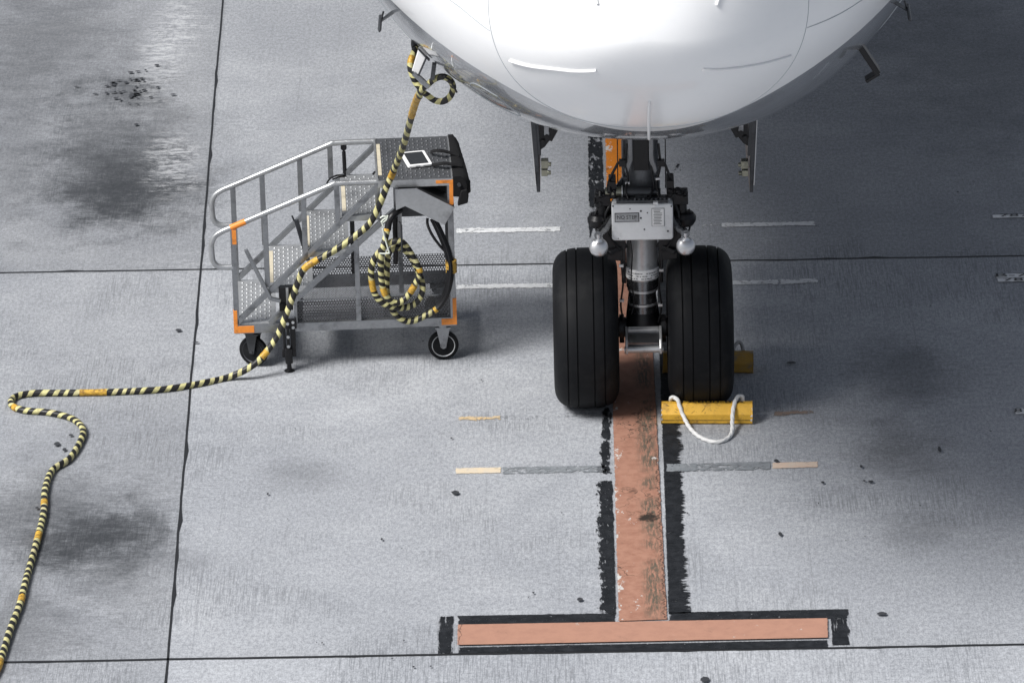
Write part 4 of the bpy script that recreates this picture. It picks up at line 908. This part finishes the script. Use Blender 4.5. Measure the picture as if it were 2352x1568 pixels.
mb.prism([bl(1185,820),bl(1160,920),bl(1140,1016),bl(1272,978),bl(1284,885),bl(1262,800)], (0,.05,0)); mb.build('hanging_flap', M['fabric'], bag, bevel=.006)
mb = MB(); mb.cyl(Vector(bl(1160,745))+Vector((0,.005,0)), Vector(bl(1160,745))+Vector((0,.03,0)), .012, 12); mb.build('buckle', M['dkgrey'], bag)
def strap_pts(P): return [tuple((Matrix.Translation(bag.location) @ Matrix.Rotation(CPHI,4,'Z')).inverted() @ G(*z3(x,y), TZ[4]+dz)) for x,y,dz in P]
for P in ([(785,325,.012),(830,305,.035),(900,300,.05),(980,312,.04),(1050,330,.028),(1130,352,.02),(1160,365,.018)], [(810,490,.010),(870,482,.02),(930,468,.035),(1000,466,.035),(1060,478,.03),(1140,490,.02),(1190,500,.012)]):
    mb = MB(); pts = [Vector(p[:3]) for p in spline(strap_pts(P), .012)]; vs = []
    for p in pts: vs += [p+Vector((0,-.022,0)), p+Vector((0,.022,0)), p+Vector((0,.022,.007)), p+Vector((0,-.022,.007))]
    nn = len(pts); mb.add(vs, [(i*4+k,i*4+(k+1)%4,i*4+4+(k+1)%4,i*4+4+k) for i in range(nn-1) for k in range(4)]+[(3,2,1,0),tuple((nn-1)*4+k for k in range(4))]); mb.build('strap', M['fabric'], bag, smooth=40)

# ------------------------------------------------------------------ striped cables
def striped(name, P, r, tapes, pitch=.068, parent=None, seed=1, n=14, stretch=lambda u: 1.0):
    """P: control points (x, y, z); tapes: (from, to) in control point numbers."""
    rnd = random.Random(seed); S = spline(P, .007); pts = [Vector(s[:3]) for s in S]; ph, duty, tp = [0.0], [], []
    ks = [(rnd.uniform(.7,1.45), rnd.uniform(.36,.54)) for _ in range(len(P)*3+4)]
    def at(u):
        u *= 3; i = int(u); f = u-i; a, b = ks[i], ks[min(i+1,len(ks)-1)]; return a[0]+(b[0]-a[0])*f, a[1]+(b[1]-a[1])*f
    for i in range(1, len(pts)): ph.append(ph[-1]+(pts[i]-pts[i-1]).length/(pitch*at(S[i][3])[0]*stretch(S[i][3])))
    rad = []
    for i, s in enumerate(S):
        u = s[3]; on = any(a <= u <= b for a, b in tapes); tp += [1.0 if on else 0.0]*n; duty += [at(u)[1]]*n; rad.append(r*(1.07 if on else 1.0)*(1+.03*math.sin(i*.21+seed)))
    mb = MB(); mb.tube(pts, rad, n, True, ph)
    v = []
    for i in range(len(pts)):                          # the loose conductors inside show as soft lumps
        for k in range(n):
            w = Vector(mb.v[i*n+k])-pts[i]; f = 1+(.0 if tp[i*n] else .055)*math.cos(3*2*math.pi*k/n+i*.03); v.append(tuple(pts[i]+w*f))
    mb.v = v; mb.attr = {'duty': duty, 'tape': tp}
    o = mb.build(name, M['cable'], None, smooth=60)
    if parent: o.parent = parent
    return o
r_ = .0205
def c_(px, py): p = G(px, py, r_); return (p.x, p.y, p.z)
def yc(px, off): return CY0+off+(px-535)/371*math.sin(CPHI)
def f_(px, py, off): p = AY(px, py, yc(px, off)); return (p.x, p.y, p.z)
P = [c_(-60,1640), c_(-8,1540), c_(22,1450), c_(45,1390), c_(63,1320), c_(84,1245), c_(100,1180), c_(104,1125), c_(120,1080), c_(158,1054), c_(184,1015), c_(190,985), c_(165,961), c_(112,947), c_(55,942), c_(27,930), c_(33,912), c_(75,903), c_(160,902), c_(260,900), c_(370,894), c_(450,882), c_(520,867)]
g0 = len(P)
P += [f_(570,846,-.16), f_(602,820,-.13), f_(635,776,-.10), f_(653,735,-.085), f_(666,700,-.075), f_(680,660,-.06), f_(697,620,-.05), f_(722,601,-.045), f_(760,580,-.04), f_(805,550,-.04), f_(848,514,-.045), f_(870,474,-.05), f_(888,430,-.06), f_(903,395,-.09), f_(918,358,-.35), f_(936,302,-1.1), f_(950,250,-1.9), f_(961,220,-2.5), f_(968,206,-2.72)]
g1 = len(P)
Pa = [f_(966,205,-2.72), f_(955,190,-2.73), f_(945,165,-2.72), f_(943,145,-2.70), f_(949,125,-2.66), f_(954,112,-2.62)]
pw = empty('power_cable', G(160,902), 0, label='long black cable wound with pale yellow tape from the ground up to the aircraft belly', cat='power cable')
def rel(P, o): return [tuple(Vector(p)-o.location) for p in P]
striped('cable_run', rel(P, pw), r_, [(1.0,1.25),(3.1,3.3),(5.05,5.3),(6.3,6.5),(14.4,14.75),(18.25,18.85),(24.0,24.35),(29.05,30.25),(35.6,36.1),(38.65,40.3)], parent=pw, seed=3, stretch=lambda u: 1.0+3.6*min(1,max(0,(u-36.2)/1.5)))
striped('branch_cable', rel([P[-2]]+Pa, pw), .0185, [(3.9,4.7)], parent=pw, seed=8)
loop = [f_(964,222,-2.68), f_(968,206,-2.74), f_(981,196,-2.78), f_(1000,181,-2.80), f_(1020,177,-2.80), f_(1036,188,-2.76), f_(1041,203,-2.72), f_(1034,222,-2.70), f_(1017,233,-2.68), f_(997,230,-2.66), f_(982,219,-2.66), f_(971,212,-2.67)]
striped('branch_loop', rel(loop, pw), .0185, [], parent=pw, seed=12)
mb = MB(); p = [Vector(x)-pw.location for x in (Pa[-1], f_(953,103,-2.58), f_(954,92,-2.52))]; mb.tube(p, [.021,.024,.024], 14); mb.build('plug', M['black'], pw, smooth=50)
mb = MB(); p = [Vector(x)-pw.location for x in (f_(1020,176,-2.83), f_(1033,184,-2.80), f_(1042,199,-2.76), f_(1049,212,-2.72))]; mb.tube(p, .006, 8); mb.build('cord_tail', M['black'], pw)

z4 = lambda x,y: ((980+x/4.126)/1.2245, (640+y/4.126)/1.2245)
def k_(x, y, off): l = CLOC(*z4(x,y), off); return tuple(CW(l.x, l.y, l.z))
cc = empty('coiled_cable', CW(1.06,-.06,.6), 0, label='coil of yellow striped black cable hung on the front of the cart', cat='coiled cable')
Pc = [k_(450,20,-.075), k_(428,120,-.10), k_(400,230,-.125), k_(380,330,-.13), k_(374,450,-.13), k_(380,580,-.13), k_(400,700,-.13), k_(440,800,-.13), k_(500,860,-.13), k_(575,878,-.12), k_(650,830,-.10), k_(720,750,-.09), k_(785,640,-.085), k_(828,545,-.085), k_(815,460,-.085), k_(755,350,-.085), k_(695,250,-.085), k_(630,175,-.085), k_(560,155,-.085), k_(480,180,-.085), k_(390,255,-.09), k_(310,350,-.09), k_(268,470,-.09), k_(268,610,-.09), k_(300,750,-.09), k_(370,850,-.09), k_(460,905,-.09), k_(560,928,-.085), k_(660,925,-.075), k_(760,888,-.07), k_(832,810,-.07), k_(862,710,-.07), k_(845,600,-.06), k_(800,480,-.05), k_(720,330,-.045), k_(620,240,-.045), k_(520,240,-.045), k_(462,320,-.045), k_(446,450,-.045), k_(442,600,-.05), k_(446,740,-.055), k_(470,860,-.06), k_(515,965,-.06), k_(575,1035,-.06), k_(660,1084,-.06), k_(760,1078,-.06), k_(850,1040,-.06), k_(930,1000,-.055), k_(1000,960,-.05), k_(1030,935,-.05)]
striped('cable_run', rel(Pc, cc), .0195, [(-1,.35),(5.95,6.75),(11.0,11.7),(13.3,13.9),(22.95,23.9),(47.9,48.9)], parent=cc, seed=21, pitch=.052)
lead = [k_(1020,940,-.05), k_(1080,870,-.045), k_(1135,760,-.04), k_(1165,640,-.04), k_(1180,520,-.035), k_(1182,440,-.03), k_(1165,360,-.03), k_(1130,230,-.01), k_(1080,110,.0), k_(1030,0,.02), k_(985,-90,.05)]
mb = MB()
for dx, dy, rr in ((0,0,.013),(.014,.008,.012),(-.012,.010,.011),(.004,-.012,.011)):
    mb.tube([Vector(p[:3])+Vector((dx,dy,0)) for p in spline(rel(lead, cc), .015)], rr, 10)
mb.tube([p[:3] for p in spline(rel([k_(1170,400,-.02),k_(1130,290,.0),k_(1060,210,.0),k_(980,100,.0),k_(930,0,.02),k_(915,-60,.04),k_(918,-110,.05)], cc), .015)], .009, 8)
mb.build('black_lead', M['black'], cc, smooth=50)
mb = MB(); mb.lathe([(.030,-.045),(.036,-.04),(.034,-.02),(.037,-.015),(.034,0),(.037,.01),(.034,.02),(.036,.04),(.030,.045)], Vector(k_(1193,445,-.005))-cc.location, (0,0,1), 20); mb.build('tape_wrap', M['mustard'], cc, smooth=40)
mb = MB(); mb.tube([p[:3] for p in spline(rel([k_(455,30,-.075), k_(470,-60,-.06), k_(505,-130,-.05), k_(560,-180,-.02), k_(600,-200,.02)], cc), .01)], .022, 14); mb.tube([p[:3] for p in spline(rel([k_(545,-120,.02), k_(540,0,.02), k_(545,130,.02), k_(548,350,.03), k_(545,420,.03)], cc), .02)], [.0165]*len(spline(rel([k_(545,-120,.02), k_(540,0,.02), k_(545,130,.02), k_(548,350,.03), k_(545,420,.03)], cc), .02)), 12); mb.build('cable_sleeve', M['black'], cc, smooth=50)
mb = MB()
for pts in ([(395,10),(425,130),(475,295)], [(360,300),(420,302),(480,296)], [(385,-75),(400,-20),(415,-5)], [(370,-110),(400,-130),(440,-125)], [(380,-60),(405,-95),(440,-110)], [(455,-140),(440,-90),(400,-60)]):
    mb.tube([p[:3] for p in spline(rel([k_(x,y,-.155) for x,y in pts], cc), .01)], .0055, 6)
mb.build('cable_tie', M['tie'], cc)
mb = MB(); mb.tube([Vector(k_(612,-30,-.12))-cc.location, Vector(k_(622,280,-.12))-cc.location], .007, 8); mb.tube([Vector(k_(612,-30,-.12))-cc.location, Vector(k_(600,-60,-.0))-cc.location], .007, 8); mb.build('hook', M['dkgrey'], cc, smooth=50)
